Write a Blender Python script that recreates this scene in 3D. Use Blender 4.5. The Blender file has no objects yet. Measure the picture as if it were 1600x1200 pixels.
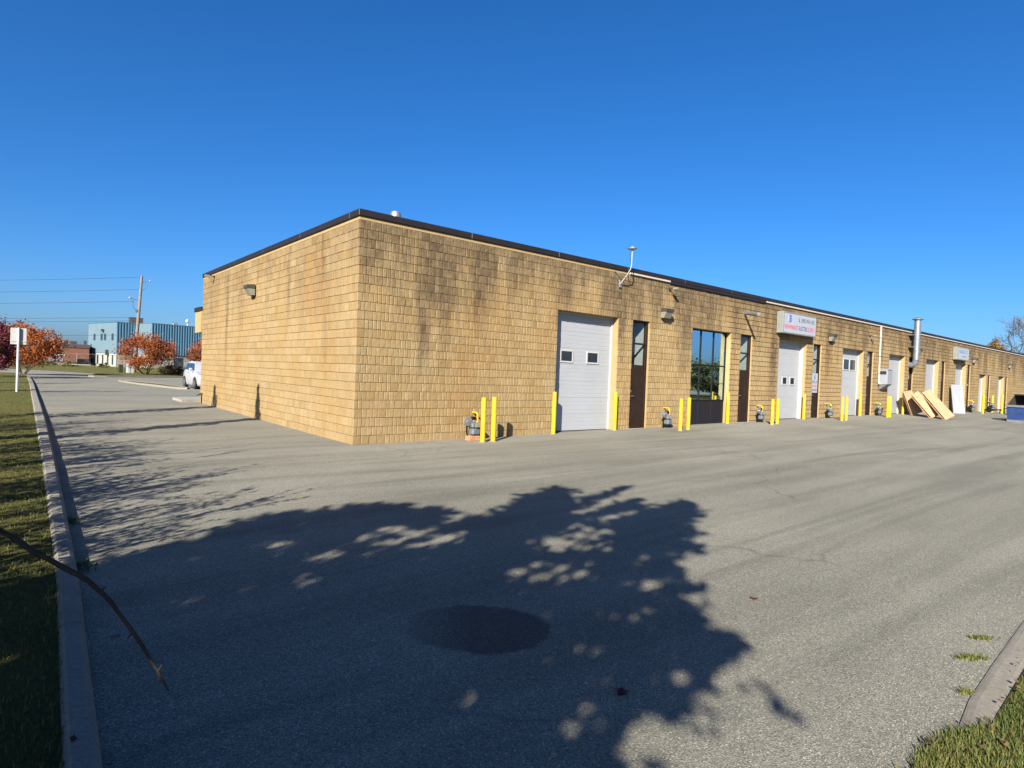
import bpy, bmesh, math, random
import numpy as np
from mathutils import Matrix, Vector
R = math.radians
random.seed(7); rng = np.random.default_rng(7)
scene = bpy.context.scene
COL = scene.collection

# ---------------------------------------------------------------- camera
CAM = np.array([-5.8519, -12.5106, 1.7291])
CR = np.array([0.76937316, -0.63764864, 0.03832961])
CU = np.array([-0.01826315, 0.03802144, 0.99911002])
CF = np.array([0.63853849, 0.76938845, -0.01760721])
cd = bpy.data.cameras.new('camera'); cam = bpy.data.objects.new('camera', cd); COL.objects.link(cam)
cam.matrix_world = Matrix(((CR[0], CU[0], -CF[0], CAM[0]), (CR[1], CU[1], -CF[1], CAM[1]),
                           (CR[2], CU[2], -CF[2], CAM[2]), (0, 0, 0, 1)))
cd.sensor_fit = 'HORIZONTAL'; cd.sensor_width = 36; cd.lens = 36 * 943.107 / 1600
cd.clip_start = 0.05; cd.clip_end = 5000
scene.camera = cam

# ---------------------------------------------------------------- sky, sun, exposure
SUNV = np.array([1.52, 1.0, -1.01]); SUNV /= np.linalg.norm(SUNV)     # the way the light travels
SUN_EL = math.asin(-SUNV[2]); SUN_AZ = math.atan2(-SUNV[0], -SUNV[1])   # azimuth from +Y towards +X
world = bpy.data.worlds.new('World'); scene.world = world; world.use_nodes = True
nt = world.node_tree; nt.nodes.clear()
wo = nt.nodes.new('ShaderNodeOutputWorld'); bg = nt.nodes.new('ShaderNodeBackground'); sk = nt.nodes.new('ShaderNodeTexSky')
sk.sky_type = 'NISHITA'; sk.sun_disc = False; sk.sun_elevation = SUN_EL; sk.sun_rotation = SUN_AZ
sk.air_density = 0.9; sk.dust_density = 1.5; sk.ozone_density = 10.0; sk.altitude = 100
bg.inputs[1].default_value = 0.0555
hs = nt.nodes.new('ShaderNodeHueSaturation'); hs.inputs['Saturation'].default_value = 1.12; hs.inputs['Hue'].default_value = 0.501; hs.inputs['Value'].default_value = 1.0
nt.links.new(sk.outputs[0], hs.inputs['Color']); nt.links.new(hs.outputs[0], bg.inputs[0]); nt.links.new(bg.outputs[0], wo.inputs[0])
sl = bpy.data.lights.new('sun', 'SUN'); sl.energy = 5.0; sl.angle = R(0.53); sl.color = (1.0, 0.93, 0.82)
so = bpy.data.objects.new('sun', sl); COL.objects.link(so)
so.rotation_euler = Vector(SUNV.tolist()).to_track_quat('-Z', 'Y').to_euler()
vs = scene.view_settings
vs.view_transform = 'Standard'; vs.look = 'None'; vs.exposure = 1.62; vs.gamma = 1.0
try: vs.use_curve_mapping = False
except Exception: pass

# ---------------------------------------------------------------- materials
MATS = {}
ALB = 0.80        # one reflectance scale for every painted, stone and plant surface, balanced against the exposure
def nodes(name):
    m = bpy.data.materials.new(name); m.use_nodes = True; t = m.node_tree; t.nodes.clear()
    o = t.nodes.new('ShaderNodeOutputMaterial'); b = t.nodes.new('ShaderNodeBsdfPrincipled')
    t.links.new(b.outputs[0], o.inputs[0]); MATS[name] = m
    return m, t, b
def N(t, k, **kw):
    n = t.nodes.new(k)
    for a, v in kw.items():
        if a.startswith('i_'):
            key = a[2:]; n.inputs[int(key) if key.isdigit() else key].default_value = v
        else: setattr(n, a, v)
    return n
def L(t, a, b): t.links.new(a, b)
def ramp(t, fac, stops):
    n = t.nodes.new('ShaderNodeValToRGB'); e = n.color_ramp.elements
    while len(e) < len(stops): e.new(0.5)
    for q, (p, c) in zip(e, stops):
        q.position = p; q.color = (c, c, c, 1) if isinstance(c, (int, float)) else (*(k * ALB for k in c), 1)
    L(t, fac, n.inputs[0]); return n.outputs[0]
def mixc(t, f, a, b, mode='MIX'):
    n = t.nodes.new('ShaderNodeMix'); n.data_type = 'RGBA'; n.blend_type = mode
    for s, v in ((0, f), (6, a), (7, b)):
        if isinstance(v, (int, float)): n.inputs[s].default_value = v
        elif isinstance(v, tuple): n.inputs[s].default_value = (*(c * ALB for c in v), 1)
        else: L(t, v, n.inputs[s])
    return n.outputs[2]
def mth(t, op, a, b=None, c=None):
    n = t.nodes.new('ShaderNodeMath'); n.operation = op
    for i, v in enumerate((a, b, c)):
        if v is None: continue
        if isinstance(v, (int, float)): n.inputs[i].default_value = v
        else: L(t, v, n.inputs[i])
    return n.outputs[0]
def noise(t, scale, detail=3.0, rough=0.5, vec=None, dist=0.0):
    n = N(t, 'ShaderNodeTexNoise'); n.inputs['Scale'].default_value = scale; n.inputs['Detail'].default_value = detail
    n.inputs['Roughness'].default_value = rough; n.inputs['Distortion'].default_value = dist
    if vec is not None: L(t, vec, n.inputs['Vector'])
    return n.outputs['Fac']
def wpos(t): return N(t, 'ShaderNodeNewGeometry').outputs['Position']
def mapped(t, vec, scale=(1, 1, 1), rot=(0, 0, 0)):
    n = N(t, 'ShaderNodeMapping'); n.inputs['Scale'].default_value = scale; n.inputs['Rotation'].default_value = rot
    L(t, vec, n.inputs[0]); return n.outputs[0]
def bump(t, b, h, strength, dist):
    n = N(t, 'ShaderNodeBump'); n.inputs['Strength'].default_value = strength; n.inputs['Distance'].default_value = dist
    L(t, h, n.inputs['Height']); L(t, n.outputs[0], b.inputs['Normal'])
def simple(name, col, rough=0.6, metal=0.0, var=0.12, scale=6.0, bmp=0.0, spec=0.5, grime=None):
    m, t, b = nodes(name)
    p = N(t, 'ShaderNodeTexCoord').outputs['Object']
    n = noise(t, scale, 4, 0.6, p)
    lo = tuple(c * (1 - var) for c in col); hi = tuple(min(1, c * (1 + var)) for c in col)
    c = mixc(t, ramp(t, n, [(0.3, 0.0), (0.7, 1.0)]), lo, hi)
    if grime:
        c = mixc(t, ramp(t, noise(t, scale * 0.35, 5, 0.65, p), [(0.52, 0.0), (0.72, grime[1])]), c, grime[0])
    L(t, c, b.inputs['Base Color'])
    b.inputs['Roughness'].default_value = rough; b.inputs['Metallic'].default_value = metal
    b.inputs['Specular IOR Level'].default_value = spec
    if bmp: bump(t, b, noise(t, scale * 6, 3, 0.6, p), 0.5, bmp)
    return m
WALL_C = (0.40, 0.252, 0.098)
STREAKS = [('r', 0.35, 0.55, 1.1, 0.9), ('r', 2.33, 0.22, 3.4, 0.95), ('r', 3.1, 0.30, 1.6, 0.7), ('r', 4.7, 0.6, 1.3, 0.75), ('r', 6.4, 0.45, 1.9, 0.95), ('r', 8.2, 0.45, 1.9, 0.95),
           ('r', 10.6, 0.25, 1.8, 0.7), ('r', 12.35, 0.42, 3.6, 1.0), ('r', 14.5, 0.30, 2.0, 0.75), ('r', 18.7, 0.42, 5.2, 1.0), ('r', 23.6, 0.3, 2.0, 0.6), ('r', 26.4, 0.42, 1.7, 1.0), ('r', 28.5, 0.35, 2.2, 0.9), ('r', 30.6, 0.3, 3.0, 0.6),
           ('r', 33.5, 0.5, 2.2, 0.9), ('r', 38.0, 0.5, 1.6, 0.8), ('r', 42.3, 0.5, 2.4, 0.8), ('r', 47.9, 0.5, 3.0, 0.8), ('r', 54.0, 0.6, 2.2, 0.7), ('r', 61.0, 0.6, 3.0, 0.7),
           ('l', 2.0, 0.16, 2.0, 0.95), ('l', 2.6, 0.5, 0.8, 0.55), ('l', 4.35, 0.16, 2.4, 0.65), ('l', 6.2, 0.4, 0.8, 0.5), ('l', 8.8, 0.22, 2.0, 0.7), ('l', 10.5, 0.22, 4.3, 0.75), ('l', 12.8, 0.25, 1.9, 0.6)]
def stain_mask(t, pos):
    # weather stains: tongues running down from the parapet, strongest in the top courses
    s = N(t, 'ShaderNodeSeparateXYZ'); L(t, pos, s.inputs[0])
    along = mth(t, 'ADD', s.outputs[0], mth(t, 'MULTIPLY', s.outputs[1], 1.0))
    cv = N(t, 'ShaderNodeCombineXYZ'); L(t, along, cv.inputs[0]); L(t, mth(t, 'MULTIPLY', s.outputs[2], 0.13), cv.inputs[2])
    n1 = noise(t, 0.95, 5, 0.75, cv.outputs[0])
    depth = mth(t, 'SUBTRACT', 5.0, s.outputs[2])
    a = mth(t, 'SUBTRACT', mth(t, 'MULTIPLY', n1, 3.0), mth(t, 'MULTIPLY', depth, 0.27))
    a = ramp(t, mth(t, 'MULTIPLY', a, 0.5), [(0.48, 0.0), (0.74, 1.0)])
    top = ramp(t, mth(t, 'ADD', depth, mth(t, 'MULTIPLY', noise(t, 1.7, 4, 0.7, cv.outputs[0]), 0.9)), [(0.50, 1.0), (1.35, 0.0)])
    wob = mth(t, 'MULTIPLY', mth(t, 'SUBTRACT', noise(t, 1.6, 4, 0.7, mapped(t, pos, (1, 1, 0.6))), 0.5), 0.55)
    u = mth(t, 'ADD', along, wob); acc = {'r': None, 'l': None}
    for side, c, w, ln, k in STREAKS:
        d = mth(t, 'SUBTRACT', 1.0, mth(t, 'DIVIDE', mth(t, 'ABSOLUTE', mth(t, 'SUBTRACT', u, c)), w))
        f = mth(t, 'SUBTRACT', 1.0, mth(t, 'DIVIDE', depth, ln))
        n = N(t, 'ShaderNodeMath', operation='MULTIPLY', use_clamp=True); L(t, mth(t, 'MINIMUM', mth(t, 'MULTIPLY', mth(t, 'MAXIMUM', d, 0.0), 1.7), 1.0), n.inputs[0]); L(t, mth(t, 'MAXIMUM', mth(t, 'MINIMUM', mth(t, 'MULTIPLY', f, 1.8), 1.0), 0.0), n.inputs[1])
        v = mth(t, 'MULTIPLY', n.outputs[0], k); acc[side] = v if acc[side] is None else mth(t, 'MAXIMUM', acc[side], v)
    lane = N(t, 'ShaderNodeMath', operation='LESS_THAN'); L(t, s.outputs[0], lane.inputs[0]); lane.inputs[1].default_value = 0.035
    lane2 = mth(t, 'MULTIPLY', lane.outputs[0], N2(t, s.outputs[1], 0.035))
    st = N(t, 'ShaderNodeMix'); L(t, lane2, st.inputs[0]); L(t, acc['r'], st.inputs[2]); L(t, acc['l'], st.inputs[3])
    clean = mth(t, 'SUBTRACT', 1.0, mth(t, 'MULTIPLY', lane2, 0.55))
    rest = mth(t, 'MULTIPLY', mth(t, 'MAXIMUM', a, top), clean)
    brk = ramp(t, noise(t, 5.0, 4, 0.7, pos), [(0.30, 0.55), (0.55, 1.0)])
    return mth(t, 'MULTIPLY', mth(t, 'MAXIMUM', rest, st.outputs[0]), brk)
def N2(t, sock, v):
    n = N(t, 'ShaderNodeMath', operation='GREATER_THAN'); L(t, sock, n.inputs[0]); n.inputs[1].default_value = v; return n.outputs[0]
def block_mat():
    m, t, b = nodes('split_face_block')
    tone = N(t, 'ShaderNodeAttribute'); tone.attribute_name = 'tone'
    pos = wpos(t)
    c = mixc(t, tone.outputs['Fac'], (0.245, 0.174, 0.082), (0.328, 0.250, 0.138))
    c = mixc(t, ramp(t, noise(t, 0.9, 4, 0.6, pos), [(0.35, 0.0), (0.7, 0.42)]), c, (0.32, 0.195, 0.070))
    fine = noise(t, 30, 4, 0.75, pos)
    c = mixc(t, ramp(t, fine, [(0.36, 0.5), (0.52, 0.0)]), c, (0.20, 0.125, 0.052))
    st = stain_mask(t, pos)
    st = mth(t, 'MULTIPLY', st, ramp(t, mth(t, 'ADD', mth(t, 'MULTIPLY', tone.outputs['Fac'], 0.5), mth(t, 'MULTIPLY', noise(t, 7, 3, 0.6, pos), 0.6)), [(0.25, 1.0), (0.85, 0.62)]))
    c = mixc(t, mth(t, 'MULTIPLY', st, 0.9), c, (0.060, 0.042, 0.030))
    rust = ramp(t, noise(t, 0.55, 3, 0.6, mapped(t, pos, (1, 1, 0.35))), [(0.56, 0.0), (0.72, 0.4)])
    c = mixc(t, rust, c, (0.27, 0.14, 0.042))
    L(t, c, b.inputs['Base Color']); b.inputs['Roughness'].default_value = 0.95
    b.inputs['Specular IOR Level'].default_value = 0.15
    bump(t, b, noise(t, 38, 4, 0.7, pos), 0.9, 0.014)
block_mat()
def plain_wall():
    m, t, b = nodes('plain_masonry'); pos = wpos(t)
    c = mixc(t, ramp(t, noise(t, 3, 4, 0.6, pos), [(0.3, 0.0), (0.7, 1.0)]), (0.32, 0.225, 0.105), (0.37, 0.265, 0.128))
    L(t, c, b.inputs['Base Color']); b.inputs['Roughness'].default_value = 0.95; b.inputs['Specular IOR Level'].default_value = 0.15
    bump(t, b, noise(t, 60, 3, 0.7, pos), 0.4, 0.004)
plain_wall()
simple('mortar', (0.31, 0.22, 0.11), 0.95, 0, 0.1, 5, 0.004, 0.1)
def asphalt():
    m, t, b = nodes('asphalt'); pos = wpos(t)
    v = N(t, 'ShaderNodeTexVoronoi'); v.inputs['Scale'].default_value = 145; L(t, pos, v.inputs['Vector'])
    sep = N(t, 'ShaderNodeSeparateColor'); L(t, v.outputs['Color'], sep.inputs[0])
    grain = ramp(t, sep.outputs[0], [(0.0, (0.11, 0.105, 0.083)), (0.45, (0.195, 0.187, 0.149)), (0.84, (0.25, 0.24, 0.193)), (0.93, (0.285, 0.273, 0.22)), (1.0, (0.44, 0.425, 0.345))])
    big = ramp(t, noise(t, 0.22, 5, 0.6, pos), [(0.3, 0.82), (0.7, 1.12)])
    c = mixc(t, 1.0, grain, big, 'MULTIPLY')
    # tyre scrubbing: long, faint arcs
    w = mapped(t, pos, (0.09, 1.15, 1.0), (0, 0, R(14)))
    arcs = ramp(t, noise(t, 1.0, 4, 0.62, w, 1.2), [(0.36, 0.74), (0.58, 1.07)])
    c = mixc(t, 0.85, c, arcs, 'MULTIPLY')
    # pale dust washed up along the wall foot
    s = N(t, 'ShaderNodeSeparateXYZ'); L(t, pos, s.inputs[0])
    near = ramp(t, mth(t, 'ADD', mth(t, 'MULTIPLY', s.outputs[1], 0.25), mth(t, 'MULTIPLY', noise(t, 0.7, 4, 0.7, pos), 0.9)), [(0.12, 0.0), (0.5, 0.6)])
    near = mth(t, 'MULTIPLY', near, ramp(t, s.outputs[1], [(0.0, 1.0), (0.01, 0.0)]))
    c = mixc(t, near, c, (0.24, 0.222, 0.19))
    # old tar repair, faded towards one side
    dx = mth(t, 'SUBTRACT', s.outputs[0], -3.38); dy = mth(t, 'SUBTRACT', s.outputs[1], -9.28)
    pu = mth(t, 'DIVIDE', mth(t, 'SUBTRACT', mth(t, 'MULTIPLY', dx, 0.81), mth(t, 'MULTIPLY', dy, 0.585)), 0.50); pv = mth(t, 'DIVIDE', mth(t, 'ADD', mth(t, 'MULTIPLY', dx, 0.585), mth(t, 'MULTIPLY', dy, 0.81)), 0.40)
    rr = mth(t, 'ADD', mth(t, 'SQRT', mth(t, 'ADD', mth(t, 'MULTIPLY', pu, pu), mth(t, 'MULTIPLY', pv, pv))), mth(t, 'MULTIPLY', mth(t, 'SUBTRACT', noise(t, 4.0, 6, 0.75, pos), 0.5), 0.62))
    pm = mth(t, 'MULTIPLY', ramp(t, rr, [(0.90, 1.0), (1.0, 0.0)]), ramp(t, mth(t, 'ADD', mth(t, 'MULTIPLY', pu, 0.5), 0.5), [(0.05, 0.35), (0.45, 1.0)]))
    c = mixc(t, mth(t, 'MULTIPLY', pm, 0.90), c, mixc(t, sep.outputs[0], (0.030, 0.029, 0.028), (0.085, 0.082, 0.075)))
    # fine cracks and sealed seams
    vc = N(t, 'ShaderNodeTexVoronoi', feature='DISTANCE_TO_EDGE'); vc.inputs['Scale'].default_value = 0.22
    wv = N(t, 'ShaderNodeVectorMath', operation='ADD'); L(t, pos, wv.inputs[0]); nn = N(t, 'ShaderNodeTexNoise'); nn.inputs['Scale'].default_value = 0.8; nn.inputs['Detail'].default_value = 6; L(t, pos, nn.inputs['Vector']); L(t, nn.outputs['Color'], wv.inputs[1]); L(t, wv.outputs[0], vc.inputs['Vector'])
    ck = mth(t, 'MULTIPLY', ramp(t, vc.outputs['Distance'], [(0.0, 0.6), (0.006, 0.0)]), ramp(t, noise(t, 0.35, 2, 0.5, pos), [(0.48, 0.0), (0.6, 1.0)]))
    c = mixc(t, ck, c, (0.085, 0.08, 0.07))
    # oil drips
    oil = ramp(t, noise(t, 0.9, 2, 0.5, pos), [(0.70, 0.0), (0.78, 0.55)])
    c = mixc(t, oil, c, (0.09, 0.085, 0.078))
    L(t, c, b.inputs['Base Color']); b.inputs['Roughness'].default_value = 0.9; b.inputs['Specular IOR Level'].default_value = 0.25
    bump(t, b, v.outputs['Distance'], 0.8, 0.005)
asphalt()
def tar():
    m, t, b = nodes('tar_patch'); pos = wpos(t)
    v = N(t, 'ShaderNodeTexVoronoi'); v.inputs['Scale'].default_value = 120; L(t, pos, v.inputs['Vector'])
    sep = N(t, 'ShaderNodeSeparateColor'); L(t, v.outputs['Color'], sep.inputs[0])
    L(t, ramp(t, sep.outputs[0], [(0.0, (0.035, 0.034, 0.033)), (0.8, (0.075, 0.072, 0.068)), (1.0, (0.16, 0.15, 0.14))]), b.inputs['Base Color'])
    b.inputs['Roughness'].default_value = 0.85; bump(t, b, v.outputs['Distance'], 0.9, 0.01)
tar()
def concrete(name, col, stain=(0.16, 0.14, 0.11)):
    m, t, b = nodes(name); pos = wpos(t)
    c = mixc(t, ramp(t, noise(t, 40, 3, 0.7, pos), [(0.3, 0.0), (0.7, 1.0)]), tuple(x * 0.8 for x in col), tuple(x * 1.15 for x in col))
    c = mixc(t, ramp(t, noise(t, 2.2, 5, 0.7, pos), [(0.48, 0.0), (0.75, 0.75)]), c, stain)
    L(t, c, b.inputs['Base Color']); b.inputs['Roughness'].default_value = 0.92; b.inputs['Specular IOR Level'].default_value = 0.2
    bump(t, b, noise(t, 90, 3, 0.7, pos), 0.5, 0.004)
concrete('kerb_concrete', (0.225, 0.205, 0.170)); concrete('walk_concrete', (0.30, 0.28, 0.24)); concrete('pale_block', (0.34, 0.32, 0.275), (0.28, 0.25, 0.21))
def lawn_mat():
    m, t, b = nodes('lawn_soil'); pos = wpos(t)
    c = mixc(t, ramp(t, noise(t, 1.3, 5, 0.65, pos), [(0.35, 0.0), (0.65, 1.0)]), (0.055, 0.082, 0.018), (0.125, 0.118, 0.032))
    c = mixc(t, ramp(t, noise(t, 38, 4, 0.7, pos), [(0.4, 0.0), (0.65, 0.8)]), c, (0.17, 0.125, 0.05))
    L(t, c, b.inputs['Base Color']); b.inputs['Roughness'].default_value = 1; b.inputs['Specular IOR Level'].default_value = 0.1
    bump(t, b, noise(t, 60, 4, 0.8, pos), 1.0, 0.05)
lawn_mat()
def attr_mat(name, c0, c1, rough=0.75, trans=0.0, spec=0.25):
    m, t, b = nodes(name)
    a = N(t, 'ShaderNodeAttribute'); a.attribute_name = 'tone'
    L(t, mixc(t, a.outputs['Fac'], c0, c1), b.inputs['Base Color'])
    b.inputs['Roughness'].default_value = rough; b.inputs['Specular IOR Level'].default_value = spec
    if trans:
        o = [n for n in t.nodes if n.type == 'OUTPUT_MATERIAL'][0]
        tr = N(t, 'ShaderNodeBsdfTranslucent'); L(t, mixc(t, a.outputs['Fac'], c0, c1), tr.inputs[0])
        mx = N(t, 'ShaderNodeMixShader'); mx.inputs[0].default_value = trans
        L(t, b.outputs[0], mx.inputs[1]); L(t, tr.outputs[0], mx.inputs[2]); L(t, mx.outputs[0], o.inputs[0])
attr_mat('grass_blade', (0.035, 0.072, 0.012), (0.20, 0.185, 0.055), 0.85, 0.2)
attr_mat('leaf_green', (0.030, 0.060, 0.012), (0.13, 0.13, 0.03), 0.7, 0.25)
attr_mat('leaf_olive', (0.055, 0.075, 0.018), (0.30, 0.27, 0.065), 0.7, 0.25)
attr_mat('leaf_orange', (0.15, 0.040, 0.010), (0.46, 0.135, 0.026), 0.7, 0.3)
attr_mat('leaf_red', (0.13, 0.034, 0.012), (0.40, 0.118, 0.030), 0.7, 0.3)
attr_mat('leaf_purple', (0.045, 0.010, 0.016), (0.19, 0.040, 0.052), 0.7, 0.2)
attr_mat('leaf_gold', (0.13, 0.075, 0.018), (0.27, 0.165, 0.045), 0.7, 0.3)
attr_mat('leaf_brown', (0.050, 0.030, 0.016), (0.14, 0.085, 0.04), 0.8, 0.15)
attr_mat('leaf_dark', (0.018, 0.034, 0.012), (0.05, 0.075, 0.02), 0.7, 0.15)
simple('bark', (0.065, 0.050, 0.038), 0.95, 0, 0.35, 14, 0.01, 0.1)
simple('bark_grey', (0.11, 0.098, 0.09), 0.95, 0, 0.3, 14, 0.008, 0.1)
simple('yellow_paint', (0.58, 0.36, 0.008), 0.42, 0, 0.07, 9, 0.002, 0.5, ((0.30, 0.20, 0.04), 0.75))
simple('white_door', (0.315, 0.33, 0.35), 0.45, 0, 0.03, 1.5, 0.0, 0.3, ((0.25, 0.25, 0.245), 0.25))
simple('white_trim', (0.40, 0.40, 0.385), 0.5, 0, 0.05, 3)
simple('white_board', (0.24, 0.25, 0.28), 0.5, 0, 0.03, 2)
simple('coping_metal', (0.017, 0.013, 0.013), 0.5, 0.0, 0.15, 3, 0, 0.3)
simple('pale_flashing', (0.46, 0.40, 0.34), 0.7, 0, 0.12, 3)
simple('roof_felt', (0.10, 0.10, 0.10), 0.95)
simple('brown_door', (0.022, 0.013, 0.010), 0.55, 0, 0.12, 4, 0, 0.12, ((0.036, 0.021, 0.012), 0.5))
simple('dark_frame', (0.011, 0.009, 0.009), 0.55, 0, 0.1, 4, 0, 0.12)
simple('navy_panel', (0.011, 0.012, 0.017), 0.45, 0, 0.1, 2, 0, 0.15)
simple('black_void', (0.010, 0.010, 0.011), 0.9)
simple('dark_interior', (0.05, 0.048, 0.045), 0.9)
simple('white_interior', (0.27, 0.27, 0.26), 0.8)
simple('steel', (0.34, 0.35, 0.36), 0.42, 0.7, 0.1, 5)
simple('galvanised', (0.24, 0.27, 0.30), 0.45, 0.6, 0.16, 7)
simple('grey_paint', (0.105, 0.125, 0.135), 0.5, 0, 0.12, 8, 0, 0.5, ((0.07, 0.066, 0.06), 0.6))
simple('sign_case', (0.19, 0.195, 0.185), 0.5, 0.0, 0.1, 4)
simple('sign_face', (0.33, 0.35, 0.40), 0.35, 0, 0.03, 2)
simple('bronze_lamp', (0.055, 0.045, 0.035), 0.5, 0.2, 0.15, 8)
simple('lamp_lens', (0.20, 0.19, 0.155), 0.25, 0, 0.1, 10)
simple('rubber', (0.014, 0.014, 0.015), 0.75)
simple('ink_red', (0.50, 0.03, 0.05), 0.5); simple('ink_dark', (0.05, 0.06, 0.08), 0.5); simple('ink_blue', (0.02, 0.08, 0.45), 0.5)
simple('ink_navy', (0.06, 0.05, 0.28), 0.5); simple('ink_slate', (0.10, 0.15, 0.24), 0.5); simple('ink_sky', (0.35, 0.62, 0.90), 0.5)
simple('clay_brick', (0.42, 0.20, 0.10), 0.9, 0, 0.2, 12)
simple('dumpster_blue', (0.020, 0.050, 0.165), 0.45, 0, 0.25, 3, 0.004, 0.5, ((0.10, 0.11, 0.16), 0.6))
simple('dumpster_rim', (0.16, 0.17, 0.20), 0.5, 0, 0.2, 6)
simple('poster', (0.70, 0.74, 0.66), 0.5, 0, 0.06, 6)
simple('car_white', (0.36, 0.37, 0.39), 0.25, 0, 0.01, 2, 0, 0.6)
simple('car_glass', (0.018, 0.026, 0.038), 0.06, 0, 0.05, 2, 0, 1.0)
simple('chrome', (0.62, 0.62, 0.63), 0.22, 0.9)
simple('lens', (0.72, 0.74, 0.76), 0.1)
simple('cladding_blue', (0.050, 0.145, 0.225), 0.45, 0, 0.06, 0.6)
simple('cladding_dark', (0.035, 0.105, 0.165), 0.45, 0, 0.06, 0.6)
simple('pale_blue', (0.115, 0.180, 0.215), 0.55, 0, 0.05, 0.8)
simple('red_brick_far', (0.145, 0.058, 0.034), 0.95, 0, 0.15, 1.0)
simple('dark_trim', (0.045, 0.036, 0.036), 0.7)
simple('pole_wood', (0.19, 0.165, 0.14), 0.95, 0, 0.2, 5, 0.008, 0.1)
simple('cable', (0.03, 0.03, 0.035), 0.6)
simple('porcelain', (0.30, 0.31, 0.33), 0.3)
simple('fence_wire', (0.20, 0.21, 0.21), 0.5, 0.5)
simple('post_metal', (0.55, 0.57, 0.59), 0.45, 0.5, 0.1, 5)
def plywood():
    m, t, b = nodes('plywood'); p = N(t, 'ShaderNodeTexCoord').outputs['Object']
    q = mapped(t, p, (6, 1.2, 1.2))
    c = mixc(t, ramp(t, noise(t, 1.6, 5, 0.6, q, 1.6), [(0.3, 0.0), (0.7, 1.0)]), (0.38, 0.218, 0.115), (0.52, 0.335, 0.195))
    c = mixc(t, ramp(t, noise(t, 3.0, 2, 0.5, p), [(0.68, 0.0), (0.74, 0.7)]), c, (0.28, 0.13, 0.05))
    L(t, c, b.inputs['Base Color']); b.inputs['Roughness'].default_value = 0.8; b.inputs['Specular IOR Level'].default_value = 0.2
plywood()
def glass(name, tint, refl, gl=(0.95, 0.97, 1.0)):
    m = bpy.data.materials.new(name); m.use_nodes = True; t = m.node_tree; t.nodes.clear(); MATS[name] = m
    o = N(t, 'ShaderNodeOutputMaterial'); tr = N(t, 'ShaderNodeBsdfTransparent'); tr.inputs[0].default_value = (*tint, 1)
    g = N(t, 'ShaderNodeBsdfGlossy'); g.inputs['Roughness'].default_value = 0.004; g.inputs[0].default_value = (*gl, 1)
    f = N(t, 'ShaderNodeLayerWeight'); f.inputs[0].default_value = 0.5
    mx = N(t, 'ShaderNodeMixShader')
    L(t, mth(t, 'MINIMUM', mth(t, 'ADD', mth(t, 'POWER', f.outputs['Facing'], 5.0), refl), 1.0), mx.inputs[0])
    L(t, tr.outputs[0], mx.inputs[1]); L(t, g.outputs[0], mx.inputs[2]); L(t, mx.outputs[0], o.inputs[0])
glass('clear_glass', (0.90, 0.93, 0.93), 0.04); glass('tinted_glass', (0.20, 0.26, 0.30), 0.86, (0.62, 0.84, 1.0)); glass('dark_glass', (0.10, 0.12, 0.12), 0.04)

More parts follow.
